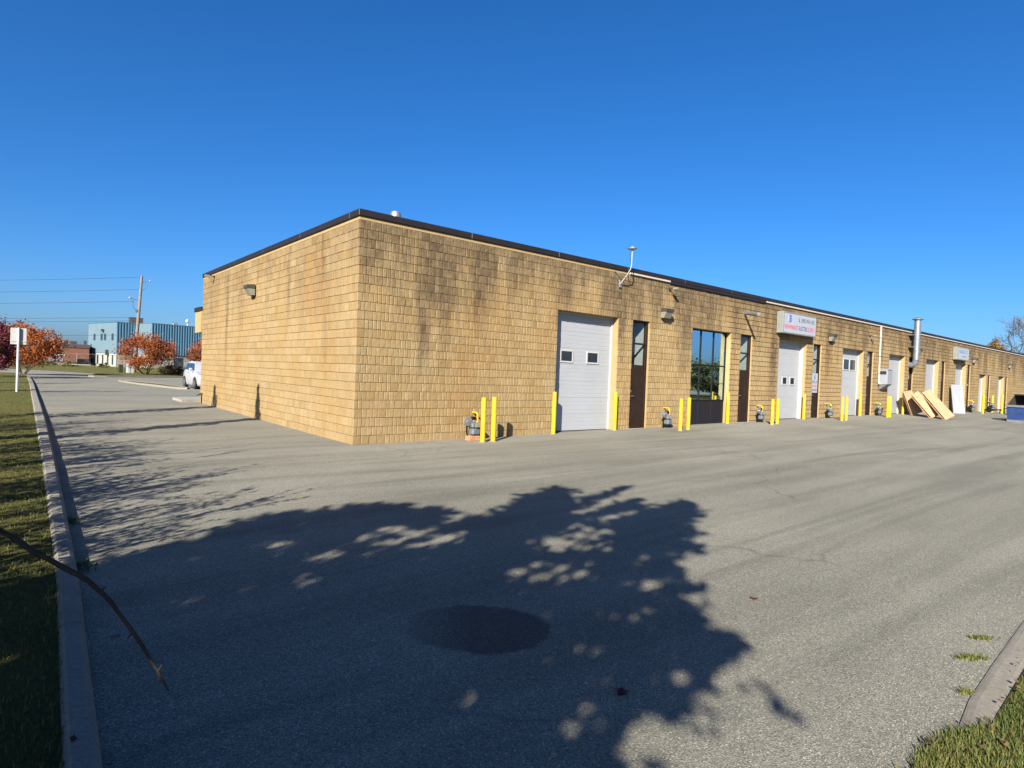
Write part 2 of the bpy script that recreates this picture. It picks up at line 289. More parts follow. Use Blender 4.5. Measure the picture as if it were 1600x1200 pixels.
# ---------------------------------------------------------------- mesh helpers
class MB:
    def __init__(s): s.v = []; s.f = []
    def add(s, vs, fs):
        o = len(s.v); s.v += [tuple(map(float, q)) for q in vs]; s.f += [tuple(i + o for i in f) for f in fs]; return s
    def box(s, x0, y0, z0, x1, y1, z1):
        return s.add([(x0, y0, z0), (x1, y0, z0), (x1, y1, z0), (x0, y1, z0), (x0, y0, z1), (x1, y0, z1), (x1, y1, z1), (x0, y1, z1)],
                     [(0, 3, 2, 1), (4, 5, 6, 7), (0, 1, 5, 4), (1, 2, 6, 5), (2, 3, 7, 6), (3, 0, 4, 7)])
    def cbox(s, x0, y0, z0, x1, y1, z1, c=0.01):
        # a box with chamfered edges
        vs = []; 
        for z, k in ((z0, c), (z0 + c, 0), (z1 - c, 0), (z1, c)):
            a = k
            for (x, y) in ((x0 + c + a, y0 + a), (x1 - c - a, y0 + a), (x1 - a, y0 + c + a), (x1 - a, y1 - c - a), (x1 - c - a, y1 - a), (x0 + c + a, y1 - a), (x0 + a, y1 - c - a), (x0 + a, y0 + c + a)):
                vs.append((x, y, z))
        fs = [tuple(reversed(range(8))), tuple(range(24, 32))]
        for k in range(3):
            for i in range(8):
                j = (i + 1) % 8; fs.append((k * 8 + i, k * 8 + j, k * 8 + 8 + j, k * 8 + 8 + i))
        return s.add(vs, fs)
    def obox(s, c, ax, ay, az):
        c, ax, ay, az = map(np.array, (c, ax, ay, az))
        vs = [c + i * ax + j * ay + k * az for k in (-1, 1) for (i, j) in ((-1, -1), (1, -1), (1, 1), (-1, 1))]
        return s.add(vs, [(0, 3, 2, 1), (4, 5, 6, 7), (0, 1, 5, 4), (1, 2, 6, 5), (2, 3, 7, 6), (3, 0, 4, 7)])
    def tube(s, pts, rad, n=8, caps=True):
        pts = [np.array(p, float) for p in pts]
        if isinstance(rad, (int, float)): rad = [rad] * len(pts)
        rings = []; up = None
        for i, p in enumerate(pts):
            d = pts[min(i + 1, len(pts) - 1)] - pts[max(i - 1, 0)]; d = d / (np.linalg.norm(d) + 1e-9)
            if up is None: up = np.array((0, 0, 1.0)) if abs(d[2]) < 0.9 else np.array((1.0, 0, 0))
            a = np.cross(d, up); a /= np.linalg.norm(a) + 1e-9; b = np.cross(a, d); up = b
            rings.append([p + rad[i] * (math.cos(2 * math.pi * k / n) * a + math.sin(2 * math.pi * k / n) * b) for k in range(n)])
        vs = [q for r in rings for q in r]; fs = []
        for i in range(len(pts) - 1):
            for k in range(n):
                j = (k + 1) % n; fs.append((i * n + k, i * n + j, i * n + n + j, i * n + n + k))
        if caps: fs += [tuple(reversed(range(n))), tuple(range((len(pts) - 1) * n, len(pts) * n))]
        return s.add(vs, fs)
    def lathe(s, prof, n=16, c=(0, 0, 0)):
        vs = [(c[0] + r * math.cos(2 * math.pi * k / n), c[1] + r * math.sin(2 * math.pi * k / n), c[2] + z) for r, z in prof for k in range(n)]
        fs = []
        for i in range(len(prof) - 1):
            for k in range(n):
                j = (k + 1) % n; fs.append((i * n + k, i * n + j, i * n + n + j, i * n + n + k))
        fs += [tuple(reversed(range(n))), tuple(range((len(prof) - 1) * n, len(prof) * n))]
        return s.add(vs, fs)
    def prism(s, poly, z0, z1):
        n = len(poly); vs = [(x, y, z0) for x, y in poly] + [(x, y, z1) for x, y in poly]
        return s.add(vs, [tuple(reversed(range(n))), tuple(range(n, 2 * n))] + [(i, (i + 1) % n, n + (i + 1) % n, n + i) for i in range(n)])
    def build(s, name, mat, parent=None, smooth=False, fix=True):
        me = bpy.data.meshes.new(name); me.from_pydata(s.v, [], s.f); me.update()
        if fix:
            bm = bmesh.new(); bm.from_mesh(me); bmesh.ops.recalc_face_normals(bm, faces=bm.faces); bm.to_mesh(me); bm.free()
        me.materials.append(MATS[mat])
        if smooth: me.polygons.foreach_set('use_smooth', [True] * len(me.polygons)); me.set_sharp_from_angle(angle=R(38))
        return link(name, me, parent)
def link(name, me, parent=None):
    o = bpy.data.objects.new(name, me); COL.objects.link(o)
    if parent: o.parent = parent
    return o
def np_mesh(name, V, F, mat, tone=None):
    V = np.asarray(V, np.float32).reshape(-1, 3); F = np.asarray(F, np.int32); n, k = F.shape
    me = bpy.data.meshes.new(name); me.vertices.add(len(V)); me.vertices.foreach_set('co', V.ravel())
    me.loops.add(n * k); me.loops.foreach_set('vertex_index', F.ravel()); me.polygons.add(n)
    me.polygons.foreach_set('loop_start', np.arange(0, n * k, k, dtype=np.int32))
    me.polygons.foreach_set('use_smooth', [False] * n)
    me.materials.append(MATS[mat])
    if tone is not None:
        a = me.attributes.new('tone', 'FLOAT', 'POINT'); a.data.foreach_set('value', np.asarray(tone, np.float32))
    me.update(calc_edges=True); me.validate(); return me
def thing(name, label, cat, loc=(0, 0, 0), rz=0.0, group=None):
    o = bpy.data.objects.new(name, None); o.empty_display_size = 0.2; COL.objects.link(o)
    o.location = loc; o.rotation_euler = (0, 0, rz); return tag(o, label, cat, group)
def tag(o, label, cat, group=None):
    o['label'] = label; o['category'] = cat
    if group: o['group'] = group
    return o
def setting(o, kind='structure'): o['kind'] = kind; return o
def copy_tree(o, parent=None):
    c = o.copy(); COL.objects.link(c)
    if parent: c.parent = parent
    for ch in list(o.children): copy_tree(ch, c)
    return c
def sub_text(txt, size, loc, mat, parent, name='lettering', face='-y', ext=0.0015, width=None, bold=0.0):
    cu = bpy.data.curves.new('tmp', 'FONT'); cu.body = txt; cu.size = size; cu.extrude = ext; cu.align_x = 'CENTER'; cu.align_y = 'CENTER'; cu.offset = bold
    to = bpy.data.objects.new('tmp', cu); COL.objects.link(to)
    dg = bpy.context.evaluated_depsgraph_get(); me = bpy.data.meshes.new_from_object(to.evaluated_get(dg)); 
    bpy.data.objects.remove(to); bpy.data.curves.remove(cu)
    me.materials.clear(); me.materials.append(MATS[mat])
    if width:
        xs = [v.co.x for v in me.vertices]; k = width / (max(xs) - min(xs))
        for v in me.vertices: v.co.x *= k
    me.transform(Matrix.Translation(loc) @ Matrix.Rotation(R(90), 4, 'X'))
    me.name = name; return link(name, me, parent)

# ---------------------------------------------------------------- terrain
def wall_rise(x): return np.interp(x, [0, 26, 42, 56, 80], [0, 0.22, 0.24, 0.10, 0.08])
def gz(x, y):
    x = np.asarray(x, float); y = np.asarray(y, float)
    a = wall_rise(np.maximum(x, 0)) * np.exp(np.minimum(y, 0) / 6.0)
    a = a * np.clip(1 - np.maximum(y, 0) / 12, 0, 1)
    b = 0.08 * np.clip(np.maximum(y, 0) / 16, 0, 1)
    return np.maximum(a, b)
def gzf(x, y): return float(gz(x, y))
KX, KY = [-5.57, -5.55, -5.44, -5.30, -5.17, -5.02, -4.86, -4.80], [-10.2, -9.6, -6.9, -1.0, 6.0, 19.3, 30.7, 43.0]
def kerb_x(y): return float(np.interp(y, KY, KX))

def ground_sheet():
    xs = np.concatenate([np.arange(-34, -6, 4), np.arange(-6, 4, 0.5), np.arange(4, 80, 2), np.arange(80, 141, 10)])
    ys = np.concatenate([np.arange(-44, -14, 5), np.arange(-14, 2, 0.5), np.arange(2, 20, 2), np.arange(20, 101, 8)])
    X, Y = np.meshgrid(xs, ys); Z = gz(X, Y)
    V = np.stack([X, Y, Z], -1).reshape(-1, 3); nx = len(xs)
    F = [(j * nx + i, j * nx + i + 1, j * nx + nx + i + 1, j * nx + nx + i) for j in range(len(ys) - 1) for i in range(nx - 1)]
    me = np_mesh('asphalt_lot', V, F, 'asphalt'); me.polygons.foreach_set('use_smooth', [True] * len(me.polygons))
    setting(link('asphalt_lot', me))
    setting(MB().add([(-2500, -2500, -0.6), (2500, -2500, -0.6), (2500, 2500, -0.6), (-2500, 2500, -0.6)], [(0, 1, 2, 3)]).build('ground', 'lawn_soil', fix=False))
ground_sheet()
def strip_sheet(name, left, right, mat, dz):
    # a sheet between two polylines, following the ground
    vs = []; fs = []
    for i, (a, b) in enumerate(zip(left, right)):
        vs += [(a[0], a[1], gzf(*a) + dz), (b[0], b[1], gzf(*b) + dz)]
        if i: fs.append((2 * i - 2, 2 * i - 1, 2 * i + 1, 2 * i))
    return MB().add(vs, fs).build(name, mat)
KH, KW = 0.10, 0.19
ysK = [-10.2, -9, -7, -5, -3, -1, 2, 5, 9, 13, 17, 22, 27, 33, 38, 43]
vL, fL = [], []
def lawn_mesh(name, poly_rows, dz):
    vs, fs = [], []
    for i, (a, b) in enumerate(poly_rows):
        for k in range(9):
            q = k / 8; x = a[0] + (b[0] - a[0]) * q; y = a[1] + (b[1] - a[1]) * q
            vs.append((x, y, gzf(x, y) + dz + (0.02 * math.sin(x * 1.7 + y) if 0 < k < 8 else 0)))
        if i:
            for k in range(8): o = (i - 1) * 9 + k; fs.append((o, o + 1, o + 10, o + 9))
    return setting(MB().add(vs, fs).build(name, 'lawn_soil', smooth=True))
# kerb centre path along the lane, round the corner and along the back of the lot
def kerb_w(y): return float(np.interp(y, [-8, 5], [0.115, 0.20]))
path = [(kerb_x(y) - kerb_w(y) / 2, y) for y in reversed(ysK)]
path += [(-5.62, -10.7), (-5.35, -11.3), (-4.8, -11.75), (-4.2, -11.95)]
back = [(-2.12, -11.74), (-1.7, -11.69), (-1.1, -11.66), (0.0, -11.615), (3, -11.60), (10, -11.6), (30, -11.6), (60, -11.6)]
def kerb(pts, name, KH=0.10, KW=0.19, wf=None):
    m = MB(); step = 3.0; acc = 0.0
    dense = [pts[0]]
    for a, b in zip(pts, pts[1:]):
        n = max(1, int(math.hypot(b[0] - a[0], b[1] - a[1]) / 0.5))
        dense += [(a[0] + (b[0] - a[0]) * k / n, a[1] + (b[1] - a[1]) * k / n) for k in range(1, n + 1)]
    pieces = []; cur = [dense[0]]; ln = 0
    for a, b in zip(dense, dense[1:]):
        ln += math.hypot(b[0] - a[0], b[1] - a[1]); cur.append(b)
        if ln > step: pieces.append(cur); cur = [b]; ln = 0
    if len(cur) > 1: pieces.append(cur)
    for pc in pieces:
        vs = []; fs = []; j = random.uniform(-0.006, 0.006); n = len(pc)
        for i, p in enumerate(pc):
            a = pc[max(i - 1, 0)]; b = pc[min(i + 1, n - 1)]; d = np.array((b[0] - a[0], b[1] - a[1])); d /= np.linalg.norm(d) + 1e-9
            nrm = np.array((-d[1], d[0])); q = np.array(p)
            if i == 0: q = q + d * 0.006
            if i == n - 1: q = q - d * 0.006
            ch = min(0.02, KH * 0.3); z = gzf(*p); w = (wf(p) if wf else KW) / 2; jt = random.uniform(-0.004, 0.004)
            for (o, h) in ((-w - 0.015, -0.1), (-w - 0.015, KH * 0.45), (-w, KH - ch + jt * ch * 50), (-w + 0.025, KH + j * ch * 50), (w - 0.025, KH + (j + jt) * ch * 50), (w, KH - ch), (w + 0.015, KH * 0.45), (w + 0.015, -0.1)):
                vs.append((q[0] + nrm[0] * o, q[1] + nrm[1] * o, z + h))
            if i:
                for k in range(8): fs.append(((i - 1) * 8 + k, (i - 1) * 8 + (k + 1) % 8, i * 8 + (k + 1) % 8, i * 8 + k))
        fs += [tuple(range(8)), tuple(range((n - 1) * 8, n * 8))]
        m.add(vs, fs)
    return setting(m.build(name, 'kerb_concrete'))
kerb(path, 'lane_kerb', wf=lambda p: kerb_w(p[1])); kerb(back, 'lot_kerb', 0.018, 0.125)
rows = [((-30, y), (kerb_x(y) - kerb_w(y), y)) for y in ysK] + [((-30, 48), (-5.0, 48)), ((-30, 54), (-5.6, 54)), ((-30, 57), (-9, 57))]
lawn_mesh('lawn_verge', rows, KH - 0.03)
rows = [((-30, -30), (-30, -10.2)), ((-8, -30), (-5.69, -10.2)), ((-6.5, -30), (-5.69, -10.75)), ((-5.6, -30), (-5.45, -11.4)), ((-4.9, -30), (-4.86, -11.85)),
        ((-4.2, -30), (-4.2, -12.0)), ((-3.2, -30), (-3.2, -11.80)), ((-2.8, -30), (-2.8, -11.66)), ((-2.45, -30), (-2.45, -11.62)), ((-2.2, -30), (-2.2, -11.66)), ((-1.9, -30), (-1.95, -11.76)), ((-1.2, -30), (-1.2, -11.735)), ((0, -30), (0, -11.69)), ((3, -30), (3, -11.675)), ((10, -30), (10, -11.675)), ((60, -30), (60, -11.675)), ((110, -30), (110, -11.68))]
lawn_mesh('lawn_bank', rows, 0.022)
# far lawn beyond the cross lane
far = [(-40, 93), (-12, 87), (-4.6, 75.3), (-1.0, 67.4), (1.3, 60.0), (0.6, 55), (-0.5, 50.0), (4.2, 52.2), (9.0, 55.8), (30, 68), (60, 84), (90, 100)]
m = MB(); vs = []; fs = []
for i, (x, y) in enumerate(far):
    for k, (dy, dz) in enumerate(((0, 0.03), (1.5, 0.10), (10, 0.16), (30, 0.2), (90, 0.0))):
        vs.append((x + (0.15 * dy if k > 1 else 0), y + dy, 0.08 + dz))
    if i:
        for k in range(4): o = (i - 1) * 5 + k; fs.append((o, o + 5, o + 6, o + 1))
setting(m.add(vs, fs).build('far_lawn', 'lawn_soil'))
kerb([(-0.55, 50.4), (-0.75, 49.7), (-0.45, 49.1), (0.4, 49.3), (4.2, 51.5), (9.0, 55.1), (30, 67.2)], 'far_kerb')
isl = [(0.1, 38.2), (0.5, 33.2), (1.2, 29.0), (1.6, 26.8), (1.95, 26.4), (2.15, 27.0), (2.0, 30.0), (1.55, 33.4), (0.8, 37.4), (0.4, 38.3)]
setting(MB().prism(isl, 0.05, 0.165).build('island_lawn', 'lawn_soil'))
kerb(isl + [isl[0]], 'island_kerb')
setting(MB().prism([(-0.6, 14.35), (45, 14.35), (45, 16.6), (-0.2, 16.6), (-0.6, 16.2)], -0.1, 0.17).build('front_pavement', 'walk_concrete'))
# ---------------------------------------------------------------- the warehouse
building = thing('industrial_building', 'long single storey tan split-face block warehouse with dark roof edge and row of loading doors', 'building', (0, 0, 0))
BL, LT, TOP = 76.0, 14.1, 5.0
garages = [(6.15, 8.79, 3.6), (12.81, 15.37, 3.6), (19.15, 21.69, 3.6), (25.6, 28.2, 3.6), (31.75, 34.23, 3.6), (37.97, 40.45, 3.6), (44.1, 46.6, 3.6), (50.05, 52.0, 3.0), (55.7, 57.6, 3.0)]
doors = [(9.49, 10.36, 3.6), (16.07, 16.95, 3.6), (22.4, 23.22, 3.6), (28.68, 29.49, 3.6), (34.89, 35.68, 3.6), (41.0, 41.8, 3.6), (46.95, 47.7, 3.6), (52.5, 53.2, 3.0), (58.0, 58.75, 3.0)]
opens = sorted(garages + doors)
m = MB(); prev = 0.026
for a, b_, h in opens:
    m.box(prev, 0.026, -0.3, a, 0.56, TOP); m.box(a, 0.026, h, b_, 0.56, TOP); prev = b_
m.box(prev, 0.026, -0.3, BL, 0.56, TOP)
m.box(0.026, 0.56, -0.3, 0.42, LT, TOP); m.box(0.42, LT - 0.4, -0.3, BL, LT, TOP); m.box(BL - 0.4, 0.56, -0.3, BL, LT - 0.4, TOP)
m.build('wall', 'plain_masonry', building)
MB().box(0.42, 0.56, 4.85, BL - 0.4, LT - 0.4, 4.95).build('roof', 'roof_felt', building)
MB().box(-0.004, -0.004, TOP, BL, 0.42, TOP + 0.10).box(-0.004, 0.42, TOP, 0.42, LT, TOP + 0.10).box(0.42, LT - 0.4, TOP, BL, LT, TOP + 0.1).build('parapet_band', 'plain_masonry', building)
CZ0, CZ1 = TOP + 0.075, TOP + 0.225
def coping_run(mm, a, b, z0, z1, side):
    if side == 'r': mm.cbox(a, -0.045, z0, b, 0.46, z1, 0.012)
    else: mm.cbox(-0.045, a, z0, 0.46, b, z1, 0.012)
x = -0.046
while x < BL:
    x1 = min(x + 3.05, BL); c = MB(); coping_run(c, x, x1 - 0.004, CZ0, CZ1, 'r'); c.build('coping', 'coping_metal', building); x = x1
y = 0.462
while y < LT:
    y1 = min(y + 3.05, LT + 0.02); c = MB(); coping_run(c, y, y1 - 0.004, CZ0, CZ1, 'l'); c.build('coping', 'coping_metal', building); y = y1
for a, b_ in ((9.2, 11.3), (17.8, BL)):
    MB().box(a, -0.06, TOP + 0.02, b_, -0.005, TOP + 0.072).build('flashing', 'pale_flashing', building)
for k, (a, b_) in enumerate(((11.3, 17.8),)):
    MB().box(a, -0.055, TOP - 0.02, b_, -0.005, TOP + 0.072).build('flashing', 'coping_metal', building)

# block pieces: a few shapes, each rough and slightly different
PW = [0.10, 0.12, 0.1333, 0.20, 0.40]; ROWH = 0.2; PH = 0.1922; VAR = 8
def piece_geo(w, detail, r):
    g = 0.004; c = 0.009 if detail else 0.006
    xs = [g, g + c, w - g - c, w - g] if w < 0.15 else [g, g + c, w * r.uniform(0.4, 0.6), w - g - c, w - g]
    z0, z1 = (0.0039, 0.0039 + PH) if detail else (0.011, 0.190); zs = [z0, z0 + 0.005, z0 + PH * r.uniform(0.4, 0.6), z1 - 0.005, z1] if detail else [z0, z0 + 0.004, z1 - 0.004, z1]
    nx, nz = len(xs), len(zs); V = []
    tilt = r.uniform(-0.004, 0.004); tl2 = r.uniform(-0.002, 0.002); base = r.uniform(-0.006, 0.003)
    for j, z in enumerate(zs):
        for i, xx in enumerate(xs):
            d = base + tilt * (2 * i / (nx - 1) - 1) + tl2 * (2 * j / (nz - 1) - 1)
            ex, ez = i in (0, nx - 1), j in (0, nz - 1)
            d += 0.009 if ex else (0.004 if ez else (r.uniform(-0.0035, 0.002) if detail else 0.0))
            inner = detail and not ex and not ez
            V.append((xx + (r.uniform(-0.003, 0.003) if inner else 0), d, z + (r.uniform(-0.002, 0.002) if inner else 0)))
    F = [(j * nx + i, j * nx + i + 1, j * nx + nx + i + 1, j * nx + nx + i) for j in range(nz - 1) for i in range(nx - 1)]
    ring = [i for i in range(nx)] + [j * nx + nx - 1 for j in range(1, nz)] + [(nz - 1) * nx + i for i in range(nx - 2, -1, -1)] + [j * nx for j in range(nz - 2, 0, -1)]
    o = len(V); V += [(V[q][0], 0.028, V[q][2]) for q in ring]
    n = len(ring); F += [(ring[k], o + k, o + (k + 1) % n, ring[(k + 1) % n]) for k in range(n)]
    return np.array(V), np.array(F)
GEO = {}; MESH = {}
for wi, w in enumerate(PW):
    for d in (0, 1):
        for v in range(VAR):
            r = random.Random(wi * 100 + d * 10 + v); GEO[wi, d, v] = piece_geo(w, d, r)
PAT = [(2, 2, 2), (0, 0, 3), (3, 0, 0), (0, 0, 0, 0), (2, 2, 2), (0, 3, 0), (1, 1, 2, 'x'), (3, 3), (0, 0, 0, 0), (2, 2, 2)]
def widths(total, row, seed, far=0):
    # block widths of 0.4 m in running bond, each scored into narrower faces
    r = random.Random(seed); out = []; acc = 0; first = (row % 2 == 1)
    while acc < total - 1e-6:
        if far: seq = (4,) if not first else (3,); first = False
        elif first: seq = r.choice([(0, 0), (3,)]); first = False
        else: seq = r.choice([p for p in PAT if 'x' not in p])
        for q in seq:
            out.append(q); acc += PW[q]
    return out
cand = []   # (side, start, row, wi, scale, detail, variant, tone)
def fill(side, a, b_, row, seed):
    ln = b_ - a
    if ln < 0.05: return
    ws = widths(ln, row, seed, side == 'r' and a > 26); tot = 0; use = []
    for q in ws:
        if tot + PW[q] > ln + 0.06: break
        use.append(q); tot += PW[q]
    if not use: use = [0]; tot = PW[0]
    k = ln / tot; p = a; r = random.Random(seed + 5); blk = r.random()
    for q in use:
        w = PW[q] * k
        if r.random() < 0.3: blk = r.random()
        cand.append((side, p, row, q, k, r.randrange(VAR), 0.55 * blk + 0.45 * r.random())); p += w
for row in range(25):
    h0 = row * ROWH
    iv = []; prev = 0.0
    for a, b_, h in opens:
        if h0 + 0.05 < h:
            iv.append((prev, a)); prev = b_
    iv.append((prev, BL if row > 12 else BL))
    for k, (a, b_) in enumerate(iv): fill('r', a, b_, row, row * 977 + k * 13)
    fill('l', 0.0, LT, row + (0 if row % 2 else 0), 5000 + row * 31)
def place(c):
    side, p, row, q, k, v, tone = c
    w = PW[q] * k
    ctr = np.array((p + w / 2, 0, row * ROWH + 0.1)) if side == 'r' else np.array((0, p + w / 2, row * ROWH + 0.1))
    d = ctr - CAM; dist = np.linalg.norm(d); nrm = np.array((0, -1, 0)) if side == 'r' else np.array((-1, 0, 0))
    return ctr, w * 0.2 * abs(d @ nrm) / dist ** 3, dist
info = [place(c) for c in cand]
order = sorted(range(len(cand)), key=lambda i: -info[i][1])
# exclude pieces that stand out of the ground only in part
single = set(i for i in order if cand[i][2] > 0 or cand[i][1] < 1)
single = set([i for i in order if i in single][:300])
Vs, Fs, Ts = [], [], []; nv = 0
for i, c in enumerate(cand):
    side, p, row, q, k, v, tone = c
    ctr, area, dist = info[i]
    near = (side == 'r' and p < 15) or (side == 'l')
    if i in single:
        key = (q, v)
        if key not in MESH:
            V, F = GEO[q, 1, v]; MESH[key] = np_mesh('brick', V, F, 'split_face_block', np.full(len(V), random.random()))
        o = link('brick', MESH[key], building)
        if side == 'r': o.location = (p, 0, row * ROWH); o.scale = (k, 1, 1)
        else: o.location = (0, p + PW[q] * k, row * ROWH); o.rotation_euler = (0, 0, -math.pi / 2); o.scale = (k, 1, 1)
        continue
    V, F = GEO[q, 1 if near else 0, v]; V = V * np.array((k, 1, 1))
    if side == 'r': V = V + np.array((p, 0, row * ROWH))
    else: V = np.stack([V[:, 1], PW[q] * k + p - V[:, 0], V[:, 2] + row * ROWH], -1)
    Vs.append(V); Fs.append(F + nv); Ts.append(np.full(len(V), tone)); nv += len(V)
o = link('brickwork', np_mesh('brickwork', np.concatenate(Vs), np.concatenate(Fs), 'split_face_block', np.concatenate(Ts)), building); o['kind'] = 'stuff'

# front canopy box seen past the end of the long wall
cn = MB().box(0.9 - 0.95, LT + 0.003, 2.9, 40, LT + 1.0, 3.75).build('canopy', 'plain_masonry', building)
MB().cbox(-0.09, LT + 0.004, 3.75, 40, LT + 1.05, 3.92, 0.012).build('canopy_coping', 'coping_metal', cn)

def garage_door(a, b_, h, kind):
    z0 = gzf((a + b_) / 2, 0) - 0.01; yd = 0.285
    root = bpy.data.objects.new('garage_door', None); COL.objects.link(root); root.parent = building
    t = 0.045
    MB().box(a, yd - 0.03, z0, a + 0.05, yd + 0.06, h).box(b_ - t, yd - (0.15 if kind == 'mid2' else 0.05), z0, b_, yd + 0.06, h).box(a + 0.05, yd - 0.03, h - 0.06, b_ - t, yd + 0.06, h).build('door_frame', 'white_trim', root)
    x0, x1 = a + 0.052, b_ - t - 0.012; top = h - 0.062; n = 7; hh = (top - z0 - 0.03) / n
    MB().box(x0, yd + 0.01, z0, x1, yd + 0.05, z0 + 0.03).build('bottom_seal', 'rubber', root)
    MB().box(x1, yd + 0.02, z0, b_ - t, yd + 0.05, top).build('door_track', 'dark_interior', root)
    wins = {'low2': (3, [(0.155, 0.335), (0.60, 0.78)]), 'mid2': (3, [(0.38, 0.53), (0.67, 0.83)]), 'high2': (5, [(0.30, 0.56), (0.61, 0.88)])}.get(kind)
    if kind == 'low2': wins = (4, wins[1])
    for k in range(n):
        p = MB(); za, zb = z0 + 0.03 + k * hh + 0.001, z0 + 0.03 + (k + 1) * hh - 0.001
        ribs = 4 if kind != 'high2' else 1; rh = (zb - za) / ribs
        for j in range(ribs):
            u, v = za + j * rh, za + (j + 1) * rh
            p.add([(x0, yd + 0.004, u), (x1, yd + 0.004, u), (x0, yd, u + 0.007), (x1, yd, u + 0.007), (x0, yd, v - 0.007), (x1, yd, v - 0.007), (x0, yd + 0.004, v), (x1, yd + 0.004, v)],
                  [(0, 1, 3, 2), (2, 3, 5, 4), (4, 5, 7, 6)])
        p.add([(x0, yd + 0.05, za), (x1, yd + 0.05, za), (x1, yd + 0.05, zb), (x0, yd + 0.05, zb)], [(0, 3, 2, 1)])
        for (sx) in (x0, x1): p.add([(sx, yd + 0.004, za), (sx, yd + 0.05, za), (sx, yd + 0.05, zb), (sx, yd + 0.004, zb)], [(0, 1, 2, 3)])
        p.build('door_panel', 'white_door', root)
        if wins and k == wins[0]:
            W = x1 - x0
            for (u, v) in wins[1]:
                xa, xb = x0 + W * u, x0 + W * v; ha, hb = (za + 0.10, zb - 0.10) if kind != 'high2' else (za - 0.02, zb + 0.02)
                f = 0.045
                MB().box(xa - f, yd - 0.022, ha - f, xb + f, yd - 0.002, ha).box(xa - f, yd - 0.022, hb, xb + f, yd - 0.002, hb + f).box(xa - f, yd - 0.022, ha, xa, yd - 0.002, hb).box(xb, yd - 0.022, ha, xb + f, yd - 0.002, hb).build('window_frame', 'white_trim', root)
                MB().box(xa, yd - 0.012, ha, xb, yd - 0.004, hb).build('window_pane', 'car_glass', root)
    MB().box(a, yd + 0.07, z0, b_, yd + 0.09, h).build('door_backing', 'black_void', root)
kinds = ['low2', None, 'mid2', 'high2', '', '', '', '', '']
for (a, b_, h), kd in zip(garages, kinds):
    if kd is not None: garage_door(a, b_, h, kd)

def shop_window(a, b_, h):
    root = bpy.data.objects.new('display_window', None); COL.objects.link(root); root.parent = building
    z0 = gzf(a, 0) + 0.0; yd = 0.20; f = 0.045; w = (b_ - a - f) / 3
    sill = 0.98; tr = 2.28; mid = 1.62
    for k in range(4): MB().box(a + k * w, yd, sill, a + k * w + f, yd + 0.07, h - f).build('mullion', 'dark_frame', root)
    MB().box(a, yd, h - f, b_, yd + 0.07, h).build('head_rail', 'dark_frame', root)
    for z in (sill, mid, tr):
        for k in range(3):
            MB().box(a + k * w + f + 0.002, yd + 0.006, z, a + (k + 1) * w - 0.002, yd + 0.064, z + (0.05 if z != mid else 0.03)).build('transom', 'dark_frame', root)
    for k in range(3):
        for (u, v) in ((sill + 0.05, mid), (mid + 0.03, tr), (tr + 0.05, h - f)):
            MB().box(a + k * w + f, yd + 0.028, u, a + (k + 1) * w, yd + 0.036, v).build('window_pane', 'tinted_glass', root)
        MB().cbox(a + k * w + 0.004, yd + 0.012, z0, a + (k + 1) * w + (f if k == 2 else 0) - 0.004, yd + 0.06, sill - 0.004, 0.008).build('kick_panel', 'navy_panel', root)
    MB().box(a, 1.4, z0, b_, 1.45, h).build('interior_wall', 'dark_interior', root)
shop_window(*garages[1])

def entry_door(a, b_, h, i):
    root = bpy.data.objects.new('entry_door', None); COL.objects.link(root); root.parent = building
    z0 = gzf((a + b_) / 2, 0); yd = 0.10; f = 0.05; sill = z0 + 2.02; mid = sill + (h - sill) * 0.5
    MB().box(a, yd - 0.03, z0, a + f, yd + 0.08, h).box(b_ - f * 1.6, yd - 0.03, z0, b_, yd + 0.08, h).box(a + f, yd - 0.03, h - f * 1.4, b_ - f * 1.6, yd + 0.08, h).build('door_frame', 'brown_door' if i != 2 else 'dark_frame', root)
    x0, x1 = a + f + 0.004, b_ - f * 1.6 - 0.004
    MB().cbox(x0, yd, z0 + 0.01, x1, yd + 0.045, sill, 0.006).build('door_leaf', 'brown_door', root)
    MB().box(x0, yd + 0.002, sill + 0.002, x1, yd + 0.05, sill + 0.055).box(x0, yd - 0.01, mid - 0.03, x1, yd + 0.05, mid + 0.03).build('rail', 'brown_door', root)
    MB().box(x0, yd + 0.02, sill + 0.055, x1, yd + 0.028, mid - 0.03).build('window_pane', 'clear_glass', root)
    MB().box(x0, yd + 0.02, mid + 0.03, x1, yd + 0.028, h - f * 1.4).build('window_pane', 'clear_glass', root)
    MB().tube([(x0 + 0.07, yd, z0 + 1.06), (x0 + 0.07, yd - 0.05, z0 + 1.06), (x0 + 0.19, yd - 0.055, z0 + 1.06)], 0.011, 6).build('handle', 'steel', root)
    MB().tube([(x0 + 0.07, yd, z0 + 1.22), (x0 + 0.07, yd - 0.02, z0 + 1.22)], 0.028, 10).build('lock', 'steel', root)
    MB().box(x1 + 0.003, yd + 0.09, sill, x1 + 0.02, 1.2, h).build('interior_wall', 'white_interior', root)
    MB().box(x0 - 0.1, 1.2, z0, x1 + 0.02, 1.22, h).box(x0 - 0.12, yd + 0.09, z0, x0 - 0.1, 1.2, h).build('vestibule_wall', 'dark_interior', root)
    MB().box(a - 0.02, -0.03, z0 - 0.1, b_ + 0.02, yd - 0.03, z0 + 0.008).build('threshold', 'walk_concrete', root)
    return root
droots = [entry_door(a, b_, h, i) for i, (a, b_, h) in enumerate(doors)]

